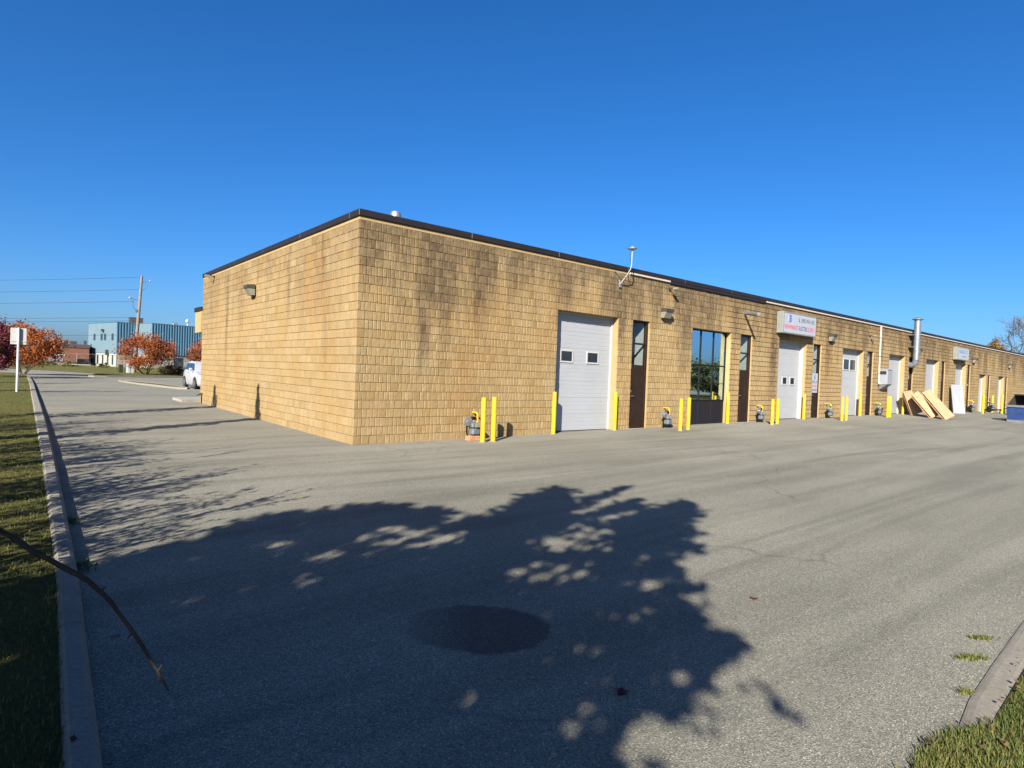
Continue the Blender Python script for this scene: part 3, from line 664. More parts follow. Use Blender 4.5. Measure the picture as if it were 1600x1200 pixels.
# ---------------------------------------------------------------- things fixed to the walls
def wall_lamp(label, x, z, rz=0.0, y=-0.015, big=False):
    t = thing('wall_lamp', label, 'lamp', (x, y, z), rz, 'box lamps fixed to the block walls')
    w = 0.20
    MB().cbox(-w * 0.7, -0.03, -0.2, w * 0.7, 0.0, 0.13, 0.008).build('back_plate', 'bronze_lamp', t)
    MB().add([(-w, -0.03, 0.02), (w, -0.03, 0.02), (w, -0.03, 0.15), (-w, -0.03, 0.15), (-w, -0.27, 0.02), (w, -0.27, 0.02), (w, -0.27, 0.12), (-w, -0.27, 0.12)],
             [(0, 3, 2, 1), (4, 5, 6, 7), (0, 1, 5, 4), (3, 7, 6, 2), (1, 2, 6, 5), (0, 4, 7, 3)]).build('hood', 'bronze_lamp', t)
    MB().add([(-w * .92, -0.03, -0.19), (w * .92, -0.03, -0.19), (w * .92, -0.03, 0.02), (-w * .92, -0.03, 0.02), (-w * .92, -0.15, -0.19), (w * .92, -0.15, -0.19), (w * .92, -0.25, 0.02), (-w * .92, -0.25, 0.02)],
             [(0, 3, 2, 1), (4, 5, 6, 7), (0, 1, 5, 4), (1, 2, 6, 5), (0, 4, 7, 3)]).build('lens', 'lamp_lens', t)
    return t
LAMPS = [(11.05, 3.97, 'box wall lamp between the first brown door and the tall shop window'),
         (24.0, 4.02, 'box wall lamp right of the electric supply sign'),
         (36.1, 4.0, 'box wall lamp just right of the silver exhaust duct'),
         (48.1, 3.98, 'small box wall lamp right of the far white box sign'),
         (58.8, 3.98, 'farthest box wall lamp, high above the blue dumpster')]
for x, z, lb in LAMPS: wall_lamp(lb, x, z)
wall_lamp('box wall lamp high on the lane-side wall, the only one there', -0.015, 4.05, -math.pi / 2, 7.4)
def wall_camera(label, x, y, z, rz):
    t = thing('wall_camera', label, 'camera', (x, y, z), rz, 'small camera arms under the roof edge')
    MB().tube([(0, 0.0, 0), (0, -0.03, 0)], 0.05, 10).build('mount', 'bronze_lamp', t)
    MB().tube([(0, -0.03, 0), (0, -0.16, 0.02), (0.03, -0.22, 0.0)], 0.018, 6).build('arm', 'bronze_lamp', t)
    MB().cbox(-0.04, -0.34, -0.05, 0.06, -0.16, 0.03, 0.01).build('camera_body', 'lamp_lens', t)
wall_camera('small camera arm under roof edge right of the roof mast', 11.3, -0.015, 4.80, 0)
wall_camera('small camera arm above the brown door near the thin pale conduit', 28.75, -0.015, 4.42, 0)
wall_camera('small camera arm near the far end of the lane-side wall', -0.015, 12.35, 4.95, -math.pi / 2)
sp = thing('drain_spout', 'short round metal pipe sticking out of the wall above second brown door', 'pipe', (16.25, 0, 4.42))
MB().tube([(0, 0.0, 0), (-0.05, -0.08, 0.0), (-0.2, -0.38, -0.03), (-0.38, -0.78, -0.09)], 0.062, 14).build('pipe', 'steel', sp, True)
MB().tube([(0, 0.01, 0), (-0.005, -0.02, 0)], 0.10, 14).build('wall_flange', 'steel', sp)
MB().tube([(-0.372, -0.765, -0.088), (-0.388, -0.795, -0.092)], 0.070, 14).build('pipe_mouth', 'lamp_lens', sp)
# mast with a small dish
an = thing('roof_mast', 'white bent antenna mast with small flat disc rising past the roof edge', 'antenna', (8.75, -0.02, 4.66))
MB().cbox(-0.06, -0.02, -0.12, 0.06, 0.0, 0.12, 0.004).build('foot_plate', 'steel', an)
MB().tube([(0, -0.02, 0), (0.02, -0.25, 0.26), (0.04, -0.36, 0.42), (0.045, -0.39, 0.56), (0.05, -0.39, 1.02)], 0.0135, 8).build('mast', 'white_trim', an, True)
MB().lathe([(0.02, 0.0), (0.13, 0.03), (0.15, 0.055), (0.06, 0.085), (0.01, 0.12)], 14, (0.05, -0.39, 1.0)).build('disc', 'white_trim', an, True)
for q in (((-0.28, 0.0, 0.36), (-0.02, -0.2, 0.2)), ((0.36, 0.0, 0.3), (0.04, -0.3, 0.33))): MB().tube(q, 0.012, 5).build('brace', 'steel', an)
MB().tube([(0.02, -0.4, 1.0), (-0.06, -0.4, 0.9), (-0.07, -0.4, 0.76), (0.0, -0.41, 0.62)], 0.008, 5).build('cable_loop', 'cable', an)
rv = thing('roof_vent', 'short silver round vent just showing above the parapet near the corner', 'vent', (2.48, 3.0, 4.95))
MB().lathe([(0.12, 0), (0.12, 1.05), (0.15, 1.06), (0.15, 1.19), (0.12, 1.24), (0.02, 1.25)], 18).build('vent_pipe', 'steel', rv, True)
# sign boxes
def sign_box(name, label, x0, x1, z0, z1, d):
    t = thing(name, label, 'sign', (x0, 0, z0)); w, h = x1 - x0, z1 - z0
    MB().cbox(0, -d, 0, w, -0.016, h, 0.012).build('sign_case', 'sign_case', t)
    MB().box(0.05, -d - 0.006, 0.05, w - 0.04, -d - 0.001, h - 0.05).build('sign_face', 'sign_face', t)
    e = 0.045
    MB().box(0, -d - 0.018, 0, w, -d - 0.002, e).box(0, -d - 0.018, h - e, w, -d - 0.002, h).box(0, -d - 0.018, e, e, -d - 0.002, h - e).box(w - e, -d - 0.018, e, w, -d - 0.002, h - e).build('sign_rim', 'sign_case', t)
    return t, w, h
sg, w, h = sign_box('shop_sign', 'white box sign reading NEWMARKET ELECTRIC SUPPLY over a loading door', 18.8, 21.8, 3.86, 4.76, 0.30)
yf = -0.309
sub_text('NEWMARKET', 0.26, (0.72, yf, 0.27), 'ink_red', sg, width=1.22)
sub_text('ELECTRIC', 0.26, (1.80, yf, 0.27), 'ink_dark', sg, width=0.82)
sub_text('SUPPLY', 0.26, (2.56, yf, 0.27), 'ink_red', sg, width=0.62)
sub_text('(905) 954-1555', 0.24, (2.22, yf, 0.62), 'ink_dark', sg, width=1.22)
MB().tube([(1.42, yf, 0.72), (1.38, yf, 0.66), (1.39, yf, 0.58), (1.46, yf, 0.53)], 0.018, 5).build('phone_mark', 'ink_dark', sg)
def emblem(t, cx, cz, s, y):
    n = 16
    arc = [(cx + s * 0.55 * math.cos(a) * 0.9, cz + s * math.sin(a)) for a in np.linspace(R(95), R(265), n)]
    MB().add([(q[0], y, q[1]) for q in arc] + [(cx + s * 0.02, y, cz - s * 0.98), (cx + s * 0.02, y, cz + s * 0.98)], [tuple(range(n + 2))]).build('emblem', 'ink_sky', t)
    MB().box(cx - s * 0.16, y - 0.004, cz - s * 0.9, cx + s * 0.10, y - 0.001, cz + s * 0.95).build('emblem', 'ink_blue', t)
    for k in (-1, 0, 1):
        z = cz + k * s * 0.52
        MB().add([(cx + s * 0.2, y - 0.003, z - s * 0.17), (cx + s * 0.62, y - 0.003, z - s * 0.17), (cx + s * (0.95 + 0.15 * (k == 0)), y - 0.003, z), (cx + s * 0.62, y - 0.003, z + s * 0.17), (cx + s * 0.2, y - 0.003, z + s * 0.17)], [(0, 1, 2, 3, 4)]).build('emblem', 'ink_navy', t)
emblem(sg, 0.52, 0.63, 0.20, yf)
s2, w, h = sign_box('shop_sign', 'smaller pale box sign with blue-grey lettering farther along the wall', 43.2, 45.7, 3.82, 4.68, 0.30)
sub_text('HORIZON', 0.30, (0.95, yf, 0.55), 'ink_slate', s2, width=1.25); sub_text('TI', 0.30, (2.0, yf, 0.55), 'ink_slate', s2, width=0.28)
sub_text('WAREHOUSE', 0.13, (1.45, yf, 0.24), 'ink_slate', s2, width=1.0)
# notice on the third door
a, b_, h = doors[2]; zt = gzf(a, 0)
nb = thing('door_notice', 'white notice with round emblem and lettering on the third brown door', 'sign', ((a + b_) / 2 - 0.02, 0.088, zt + 1.18))
MB().box(-0.33, -0.006, 0, 0.33, 0.0, 0.90).build('notice_board', 'sign_face', nb)
emblem(nb, -0.03, 0.72, 0.12, -0.009)
sub_text('PICK UP', 0.16, (0, -0.009, 0.49), 'ink_dark', nb, width=0.5); sub_text('HOURS', 0.14, (0, -0.009, 0.31), 'ink_red', nb, width=0.5); sub_text('ENTRANCE', 0.12, (0, -0.009, 0.12), 'ink_dark', nb, width=0.56)
# paper notices on the fourth door pane
pn = tag(MB().box(28.76, 0.112, 2.35, 29.1, 0.118, 2.62).build('paper_notice', 'white_board'), 'small white paper stuck low in the fourth brown door window', 'notice')
# small pale blind hung on a far door
tag(MB().box(47.0, 0.085, 2.1, 47.55, 0.098, 2.22).build('paper_notice', 'white_board'), 'small white strip on the brown door right of the far sign', 'notice')
# conduit and heater box
ct = thing('conduit', 'thin pale conduit pipe running down from the roof edge to a wall box', 'pipe', (30.16, -0.06, 0))
MB().tube([(0, 0, 5.02), (0, 0, 2.0), (0.02, -0.02, 1.93), (0.16, -0.05, 1.92)], 0.045, 8).build('pipe', 'pale_flashing', ct)
for z in (4.4, 3.4, 2.5): MB().box(-0.07, -0.05, z, 0.07, 0.045, z + 0.03).build('clip', 'steel', ct)
hb = thing('heater_box', 'pale metal vent box with dark louvre mounted on the wall beside the conduit', 'vent box', (30.3, -0.01, 1.72))
MB().cbox(0, -0.42, 0.18, 0.72, 0, 0.98, 0.02).build('case', 'white_board', hb)
MB().add([(0, -0.40, 0.178), (0, -0.02, 0.178), (0.7, -0.02, 0.178), (0.7, -0.40, 0.178), (0.05, -0.02, -0.12), (0.65, -0.02, -0.12)],
         [(0, 3, 2, 1), (0, 1, 4), (2, 3, 5), (1, 2, 5, 4), (0, 4, 5, 3)]).build('spout', 'galvanised', hb)
MB().box(-0.012, -0.36, 0.72, -0.002, -0.06, 0.9).build('louvre', 'black_void', hb)
MB().cbox(-0.03, -0.46, 0.985, 0.76, 0.0, 1.02, 0.006).build('lid', 'white_trim', hb)
# exhaust duct
du = thing('exhaust_duct', 'tall silver exhaust duct bending out of a doorway and rising past the roof', 'duct', (34.85, -0.36, 0))
MB().tube([(0, 0, 3.42), (0, 0, 5.78)], 0.168, 18).build('riser', 'galvanised', du, True)
MB().tube([(0.05, 0.40, 3.12), (0.04, 0.16, 3.13), (0.02, 0.04, 3.22), (0, 0, 3.42)], 0.167, 18).build('elbow', 'galvanised', du, True)
MB().lathe([(0.19, 5.74), (0.29, 5.78), (0.29, 5.81), (0.05, 5.92)], 18).build('rain_cap', 'galvanised', du)
for z in (4.15, 4.85): MB().box(-0.36, 0.06, z, 0.3, 0.34, z + 0.03).lathe([(0.175, z), (0.175, z + 0.04)], 18).build('strap', 'steel', du)
for z in (3.9, 4.6, 5.3): MB().lathe([(0.1685, z), (0.175, z + 0.015), (0.1685, z + 0.03)], 18).build('seam', 'galvanised', du)
# hose tap
tp = thing('hose_tap', 'dark hose tap at the foot of the lane-side wall far end', 'tap', (-0.03, 13.75, 0.05))
MB().tube([(0, 0, 0), (0, 0, 0.36)], 0.02, 6).tube([(0, 0, 0.36), (-0.1, 0, 0.38), (-0.16, 0, 0.32)], 0.022, 6).build('pipe', 'dark_frame', tp)
MB().lathe([(0.06, 0.40), (0.06, 0.43)], 8).build('wheel_handle', 'dark_frame', tp)

# ---------------------------------------------------------------- bollards and gas meters
def bollard(label, x, y, h, r=0.062, lean=0.0):
    z = gzf(x, y)
    t = thing('bollard', label, 'bollard', (x, y, z), random.uniform(0, 1), 'yellow steel bollards along the wall')
    MB().lathe([(r, -0.1), (r, h - 0.035), (r * 0.97, h - 0.012), (r * 0.75, h), (0.005, h + 0.006)], 20).build('post', 'yellow_paint', t, True)
    MB().lathe([(r + 0.05, -0.1), (r + 0.045, 0.008), (r + 0.02, 0.016), (r, 0.018)], 14).build('footing', 'kerb_concrete', t, True)
    t.rotation_euler = (lean, 0, 0)
B = [('yellow bollard left of the pair beside the first gas meter nearest the corner', 3.02, -0.78, 1.09),
     ('yellow bollard right of the pair beside the first gas meter nearest the corner', 3.36, -0.76, 1.10),
     ('yellow bollard at left edge of the first white loading door', 6.03, -0.11, 1.20),
     ('yellow bollard at right edge of the first white loading door', 8.66, -0.11, 1.20),
     ('yellow bollard left of the pair in front of the tall shop window', 10.85, -1.0, 1.04),
     ('yellow bollard right of the pair, touching the tall shop window edge', 11.43, -0.9, 1.07),
     ('yellow bollard at right edge of the tall shop window', 15.16, -0.11, 1.18),
     ('yellow bollard left of the pair beside the electric supply loading door', 16.86, -1.0, 1.0),
     ('yellow bollard right of the pair beside the electric supply loading door', 17.46, -0.9, 1.0),
     ('yellow bollard at right edge of the electric supply loading door', 21.45, -0.11, 1.14),
     ('yellow bollard left of the pair before the door with two high panes', 23.03, -1.1, 1.08),
     ('yellow bollard right of the pair before the door with two high panes', 23.48, -1.1, 1.08),
     ('yellow bollard right of the door with two high panes', 27.7, -0.11, 1.16),
     ('yellow bollard left of the close pair below the wall vent box', 29.15, -0.9, 1.09),
     ('yellow bollard right of the close pair below the wall vent box', 29.47, -0.9, 1.09),
     ('yellow bollard partly behind the leaning plywood sheets', 33.83, -0.13, 1.2),
     ('yellow bollard just right of the leaning white panel', 45.42, -0.13, 1.24),
     ('yellow bollard by the far gas meter left of the black rail', 46.93, -1.0, 1.30),
     ('yellow bollard nearest the blue dumpster at the far end', 51.2, -1.2, 1.45),
     ('yellow bollard behind the black rail before the farthest loading door', 53.0, -0.25, 1.3)]
for lb, x, y, h in B: bollard(lb, x, y, h, 0.062 if x < 40 else 0.08)
rl = thing('barrier_rail', 'dark low pipe rail lying between the far bollards', 'rail', (47.1, -1.0, gzf(49, -1)))
MB().tube([(0, 0, 0.30), (4.0, -0.2, 0.26)], 0.05, 8).build('rail', 'dark_frame', rl)
for q in (0.3, 3.7): MB().tube([(q, -0.05 * q, -0.05), (q, -0.05 * q, 0.3)], 0.035, 8).build('leg', 'dark_frame', rl)

def gas_meter(label, x, z, s=1.0):
    g = gzf(x, -0.25)
    t = thing('gas_meter', label, 'gas meter', (x, -0.27, g), 0, 'gas meters along the wall')
    t.scale = (s, s, s)
    MB().cbox(-0.12, -0.12, 0.12, 0.13, 0.10, 0.30, 0.035).cbox(-0.14, -0.13, 0.30, 0.15, 0.11, 0.44, 0.03).build('meter_body', 'grey_paint', t)
    MB().cbox(-0.06, -0.165, 0.32, 0.08, -0.131, 0.42, 0.008).build('dial', 'lamp_lens', t)
    MB().tube([(-0.09, 0, 0.44), (-0.09, 0, 0.52), (-0.13, 0, 0.55), (-0.22, 0.0, 0.55)], 0.022, 8).build('inlet_pipe', 'grey_paint', t, True)
    MB().tube([(0.10, 0, 0.44), (0.10, 0, 0.62), (0.105, 0.03, 0.66), (0.12, 0.08, 0.67), (0.14, 0.27, 0.67)], 0.024, 8).build('outlet_pipe', 'yellow_paint', t, True)
    MB().tube([(-0.22, -0.07, 0.47), (-0.22, -0.03, 0.47)], 0.115, 16).tube([(-0.22, -0.03, 0.47), (-0.22, 0.05, 0.47)], 0.05, 10).tube([(-0.22, -0.09, 0.47), (-0.22, -0.07, 0.47)], 0.055, 12).build('regulator', 'steel', t)
    MB().tube([(-0.22, 0.0, 0.36), (-0.21, 0.01, 0.18), (-0.14, 0.06, 0.08), (-0.10, 0.08, -0.06)], 0.021, 8).build('riser_pipe', 'dark_frame', t, True)
    MB().cbox(-0.11, -0.05, 0.50, 0.04, 0.05, 0.58, 0.015).build('valve', 'dark_frame', t)
    return t
GM = [(3.12, 'gas meter nearest the corner, standing on a small brick stack'), (11.15, 'gas meter left of the tall shop window'), (17.35, 'gas meter between second brown door and the sign-topped loading door'),
      (23.75, 'gas meter left of the door with two high panes'), (29.85, 'gas meter under the wall vent box'), (47.5, 'gas meter right of the leaning white panel'), (52.9, 'farthest gas meter, between the two low far doors')]
for x, lb in GM: gas_meter(lb, x, 0, 1.0 if x < 40 else 1.25)
bk = thing('brick_stack', 'small pale brick stack under the gas meter nearest the corner', 'bricks', (3.05, -0.32, gzf(3, -0.3)))
for k in range(3): MB().cbox(-0.16 + 0.008 * k, -0.1, 0.037 * k, 0.17 - 0.006 * k, 0.09, 0.037 * k + 0.034, 0.004).build('brick', 'clay_brick', bk)

# ---------------------------------------------------------------- leaning sheets, white panel, dumpster
def slab(name, mat, P, th, label, cat, group=None, layers=1):
    P = [np.array(q, float) for q in P]; n = np.cross(P[1] - P[0], P[3] - P[0]); n /= np.linalg.norm(n)
    if n @ (CAM - P[0]) > 0: n = -n
    t = thing(name, label, cat, tuple(P[0]), 0, group)
    for k in range(layers):
        off = n * (k * 0.10); sh = [q - P[0] + off for q in P]
        v = sh + [q + n * th for q in sh]
        MB().add(v, [(0, 1, 2, 3), (7, 6, 5, 4), (0, 4, 5, 1), (1, 5, 6, 2), (2, 6, 7, 3), (3, 7, 4, 0)]).build('sheet', mat, t)
    if layers > 1:
        for q in (0.04, 0.5, 0.96):
            a = (P[0] - P[0]) * (1 - q) + (P[3] - P[0]) * q; b = (P[1] - P[0]) * (1 - q) + (P[2] - P[0]) * q
            ax = (b - a); ln = (P[3] - P[0]); ln = ln / np.linalg.norm(ln)
            c = (a + b) / 2 + n * (th + (0.10 - th) / 2)
            MB().obox(c, ax / 2 * 0.98, ln * 0.03, n * ((0.10 - th) / 2 - 0.002)).build('batten', 'plywood', t)
    return t
slab('plywood_sheet', 'plywood', [(33.6, -0.67, 0.22), (34.2, -1.02, 0.43), (34.0, -0.46, 1.63), (33.1, -0.34, 1.51)], 0.02, 'left of three bare plywood sheets leaning at the wall, beside a yellow bollard', 'plywood', 'leaning plywood sheets', 2)
slab('plywood_sheet', 'plywood', [(32.6, -1.91, 0.18), (33.3, -2.1, 0.42), (33.6, -0.9, 1.61), (32.9, -0.83, 1.38)], 0.02, 'middle one of three overlapping plywood sheets leaning at the wall', 'plywood', 'leaning plywood sheets', 2)
slab('plywood_sheet', 'plywood', [(32.2, -2.66, 0.15), (33.2, -2.79, 0.37), (34.4, -1.26, 1.73), (33.6, -1.12, 1.55)], 0.02, 'longest plywood sheet at right of the leaning three', 'plywood', 'leaning plywood sheets', 2)
slab('white_panel', 'white_board', [(42.4, -0.42, 0.22), (42.9, -0.95, 0.20), (43.3, -0.62, 2.12), (42.6, -0.15, 2.10)], 0.04, 'flat white panel leaning upright beside the plywood sheets', 'panel')
dz = gzf(37, -4.3)
du = thing('dumpster', 'blue steel dumpster with open dark top and pale poster at right edge', 'dumpster', (37.0, -4.25, 0.09), math.atan2(-1.7, -0.5))
# local x runs along the visible side, local y to the far side (away from the camera)
Lx, Dp, Hh = 2.3, 1.7, 0.86
MB().add([(0.05, 0, 0.0), (Lx, 0, 0.0), (Lx, Dp, 0.0), (0.05, Dp, 0.0), (0.0, -0.06, Hh), (Lx, -0.06, Hh), (Lx, Dp + 0.06, Hh), (0.0, Dp + 0.06, Hh)],
         [(0, 3, 2, 1), (0, 1, 5, 4), (1, 2, 6, 5), (2, 3, 7, 6), (3, 0, 4, 7)]).build('bin_body', 'dumpster_blue', du)
MB().box(-0.03, -0.11, Hh - 0.02, Lx, -0.05, Hh + 0.08).box(0.03, -0.045, 0.0, Lx, 0.02, 0.13).build('rim', 'dumpster_rim', du)
MB().add([(0.0, -0.02, Hh + 0.08), (0.0, Dp, Hh + 0.08), (0.22, Dp, 1.52), (0.22, 0.25, 1.52)], [(0, 1, 2, 3)]).add([(Lx, -0.02, Hh + 0.08), (Lx, Dp, Hh + 0.08), (Lx, Dp, 1.52), (Lx, 0.25, 1.52)], [(0, 3, 2, 1)]).add([(0.0, Dp, Hh + 0.08), (Lx, Dp, Hh + 0.08), (Lx, Dp, 1.52), (0.22, Dp, 1.52)], [(0, 1, 2, 3)]).build('upper_bin', 'dark_trim', du)
MB().box(0.2, 0.22, 1.5, Lx, Dp + 0.02, 1.56).build('lid', 'rubber', du)
MB().box(0.05, 0.02, 0.3, Lx, Dp, 0.5).build('refuse', 'black_void', du)
MB().tube([(-0.0, 0.02, 0.72), (-0.14, 0.02, 0.72), (-0.14, 0.02, 0.42), (0.0, 0.02, 0.42)], 0.03, 6).build('lift_arm', 'dark_frame', du)
MB().add([(0.86, -0.055, 0.78), (1.9, -0.055, 0.78), (1.9, -0.03, 0.34), (0.86, -0.03, 0.42)], [(0, 1, 2, 3)]).build('poster', 'poster', du)

# ---------------------------------------------------------------- far side: sign post, car, pole, buildings
st = thing('road_sign', 'back of a white rectangular sign on a thin metal post in the verge', 'road sign', (-5.66, 20.4, 0.15))
MB().tube([(0, 0, -0.2), (0.015, 0, 2.70)], 0.045, 8).build('post', 'post_metal', st)
MB().cbox(-0.25, 0.05, 2.0, 0.28, 0.065, 2.69, 0.004).build('sign_plate', 'white_trim', st)
MB().box(-0.23, 0.032, 2.12, 0.26, 0.048, 2.15).build('brace', 'post_metal', st)

def car():
    # faces -y, nose towards the viewer
    t = thing('parked_car', 'white hatchback parked nose-in beyond the end of the building', 'car', (3.35, 28.15, 0.08))
    prof = [(-2.10, 0.34, 0.62), (-2.02, 0.24, 0.78), (-1.5, 0.20, 0.95), (-0.95, 0.20, 1.04), (-0.2, 0.20, 1.08), (0.6, 0.20, 1.10), (1.3, 0.20, 1.12), (1.85, 0.22, 1.10), (2.08, 0.32, 0.95)]
    hw = [0.66, 0.80, 0.86, 0.88, 0.89, 0.89, 0.88, 0.85, 0.74]
    vs, fs = [], []
    for (y, z0, z1), w in zip(prof, hw):
        for sx in (-1, 1): pass
        ring = [(-w * 0.92, z0), (-w, z0 + 0.16), (-w, (z0 + z1) / 2 + 0.12), (-w * 0.93, z1), (w * 0.93, z1), (w, (z0 + z1) / 2 + 0.12), (w, z0 + 0.16), (w * 0.92, z0)]
        vs += [(x, y, z) for x, z in ring]
    for i in range(len(prof) - 1):
        for k in range(8): fs.append((i * 8 + k, i * 8 + (k + 1) % 8, i * 8 + 8 + (k + 1) % 8, i * 8 + 8 + k))
    fs += [tuple(range(8)), tuple(range(64, 72))]
    MB().add(vs, fs).build('body', 'car_white', t, True)
    cab = [(-1.02, 1.03, 0.80, 1.04), (-0.18, 1.06, 0.80, 1.58), (0.5, 1.08, 0.80, 1.65), (1.3, 1.09, 0.79, 1.62), (1.72, 1.10, 0.78, 1.50), (2.04, 1.02, 0.74, 1.03)]
    vs, fs = [], []
    for y, z0, w, z1 in cab:
        rw = w - 0.20 * (z1 - z0) / 0.57
        vs += [(-w, y, z0), (-rw, y, z1), (rw, y, z1), (w, y, z0)]
    for i in range(len(cab) - 1):
        for k in range(4): fs.append((i * 4 + k, i * 4 + (k + 1) % 4, i * 4 + 4 + (k + 1) % 4, i * 4 + 4 + k))
    fs += [(0, 1, 2, 3), (20, 21, 22, 23)]
    MB().add(vs, fs).build('roof', 'car_white', t, True)
    for sx in (-1, 1):
        for (ya, yb, yc, yd) in ((-0.78, 0.28, 0.28, -0.16), (0.36, 1.2, 1.12, 0.36), (1.28, 1.78, 1.58, 1.22)):
            MB().add([(sx * 0.812, ya, 1.12), (sx * 0.812, yb, 1.12), (sx * 0.668, yc, 1.53), (sx * 0.668, yd, 1.53)], [(0, 1, 2, 3)]).build('side_window', 'car_glass', t)
        MB().cbox(sx * 0.98 - 0.09, -0.78, 1.08, sx * 0.98 + 0.09, -0.66, 1.24, 0.03).build('mirror', 'car_white', t)
        MB().cbox(sx * 0.62 - 0.18, -2.06, 0.66, sx * 0.62 + 0.18, -1.86, 0.80, 0.04).build('headlight', 'lens', t)
        for y in (-1.32, 1.33):
            w = MB().tube([(sx * 0.70, y, 0.32), (sx * 0.905, y, 0.32)], 0.325, 20).build('wheel', 'rubber', t)
            MB().tube([(sx * 0.905, y, 0.32), (sx * 0.918, y, 0.32)], 0.21, 14).build('rim', 'chrome', w)
            MB().tube([(sx * 0.86, y, 0.34), (sx * 0.897, y, 0.34)], 0.39, 20).build('wheel_arch', 'rubber', t)
        MB().box(sx * 0.893 - 0.012, 0.28, 0.96, sx * 0.893 + 0.012, 0.46, 0.985).build('door_handle', 'chrome', t)
    MB().add([(-0.66, -0.95, 1.075), (0.66, -0.95, 1.075), (0.58, -0.22, 1.55), (-0.58, -0.22, 1.55)], [(0, 1, 2, 3)]).build('windscreen', 'car_glass', t)
    MB().cbox(-0.45, -2.125, 0.44, 0.45, -2.06, 0.60, 0.02).build('grille', 'rubber', t)
    MB().box(-0.84, -1.0, 0.17, 0.84, 1.0, 0.22).build('sill', 'rubber', t)
car()

pole = thing('utility_pole', 'leaning weathered wooden utility pole carrying wires behind the orange tree', 'utility pole', (4.6, 66.0, 0.1))
PT = np.array((0.55, 0.0, 10.9))
MB().tube([(0, 0, -0.3), PT * 0.5, PT], [0.20, 0.17, 0.12], 10).build('post', 'pole_wood', pole, True)
MB().tube([PT * 0.93 + np.array((-0.1, 0, 0)), PT * 0.93 + np.array((0.8, 0.1, 0.3))], 0.03, 6).build('bracket', 'steel', pole)
MB().lathe([(0.05, 0), (0.11, 0.05), (0.11, 0.14), (0.05, 0.2)], 8, tuple(PT * 0.93 + np.array((0.85, 0.1, 0.2)))).build('insulator', 'porcelain', pole)
MB().tube([PT * 0.75, PT * 0.75 + np.array((-0.9, -0.1, 0.1))], 0.035, 6).tube([PT * 0.6, PT * 0.62 + np.array((-0.3, -0.2, 0.4))], 0.05, 6).build('bracket', 'steel', pole)
MB().lathe([(0.05, 0), (0.12, 0.05), (0.12, 0.18), (0.05, 0.24)], 8, tuple(PT * 0.75 + np.array((-0.95, -0.1, 0.05)))).build('insulator', 'porcelain', pole)
MB().tube([PT * 0.75 + np.array((-0.7, -0.1, 0)), PT * 0.7 + np.array((-0.6, -0.1, -0.2)), PT * 0.62 + np.array((-0.2, -0.1, 0))], 0.022, 5).tube([PT * 0.95 + np.array((0.75, 0, 0)), PT * 0.9 + np.array((0.5, 0, -0.2)), PT * 0.84], 0.02, 5).build('jumper_wire', 'cable', pole)
for k, (q, off) in enumerate(((0.985, -0.2), (0.86, -0.15), (0.735, -0.5), (0.575, -0.1), (0.54, -0.1), (0.395, -0.1))):
    a = PT * q + np.array((4.6 + off, 66.0, 0.1)); e = a + np.array((-52.0, 60.0, 0.3 if k < 3 else 0.5)); pts = []
    for s in np.linspace(0, 1, 25):
        p = a + (e - a) * s; p[2] -= 4 * s * (1 - s) * 0.9; pts.append(p)
    nm = ['topmost', 'second from top', 'third from top', 'fourth from top', 'fifth from top', 'lowest'][k]
    wt = MB().tube(pts, 0.016, 4)
    tag(wt.build('power_line', 'cable'), nm + ' of the dark wires running left from the leaning pole', 'wire', 'overhead wires')

# blue and cream works building
bb = thing('blue_building', 'two storey works with blue metal cladding over a pale block base', 'building', (0, 0, 0))
c0 = np.array((8.55, 116.0)); ul = np.array((-3.42, 13.24)); ul /= np.linalg.norm(ul); ur = np.array((ul[1], -ul[0]))
# ur points to the right along the front, ul to the far left
zb, zm, zt = -0.2, 2.62, 8.15
def P2(a, b): q = c0 + ur * a + ul * b; return (q[0], q[1])
Lf = 12.3
base = [P2(0, 0), P2(3.6, 0), P2(3.6, -5.2), P2(3.6 + 26, -5.2), P2(3.6 + 26, 16), P2(0, Lf)]
MB().prism(base, zb, zm).build('base_wall', 'pale_block', bb)
def wall_seg(p, q, mat, name, z0, z1, out):
    p, q = np.array(p), np.array(q); d = (q - p) / np.linalg.norm(q - p); n = np.array((d[1], -d[0])) * out
    return p, q, d, n
ctr = np.array(P2(8, 6))
off = 0.12
up = [P2(-off, -off), P2(3.6 - off, -off), P2(3.6 - off, -5.2 - off), P2(29.7, -5.2 - off), P2(29.7, 16), P2(-off, Lf + off)]
MB().prism(up, zm + 0.003, zt).build('cladding', 'pale_blue', bb)
def corrugated(p, q, z0, z1, mat, pitch=0.46):
    p, q = np.array(p), np.array(q); ln = np.linalg.norm(q - p); d = (q - p) / ln; n = np.array((d[1], -d[0]))
    if n @ (np.array(CAM[:2]) - p) < 0: n = -n
    s = 0.0
    while s < ln - 0.1:
        e = min(s + pitch * 0.62, ln); m = MB(); vs = []
        for z in (z0, z1):
            for (u, o) in ((s, 0.004), (s + 0.05, 0.09), (e - 0.05, 0.09), (e, 0.004)):
                w = p + d * u + n * o; vs.append((w[0], w[1], z))
        m.add(vs, [(0, 1, 5, 4), (1, 2, 6, 5), (2, 3, 7, 6), (4, 5, 6, 7), (0, 3, 2, 1)]).build('cladding_rib', mat, bb); s += pitch
    a = p + n * 0.003; b = q + n * 0.003
    MB().add([(a[0], a[1], z0), (b[0], b[1], z0), (b[0], b[1], z1), (a[0], a[1], z1)], [(0, 1, 2, 3)]).build('cladding_sheet', 'cladding_dark', bb)
corrugated(up[0], up[1], zm + 0.01, zt - 0.01, 'cladding_blue'); corrugated(up[2], up[3], zm + 0.01, zt - 0.01, 'cladding_blue')
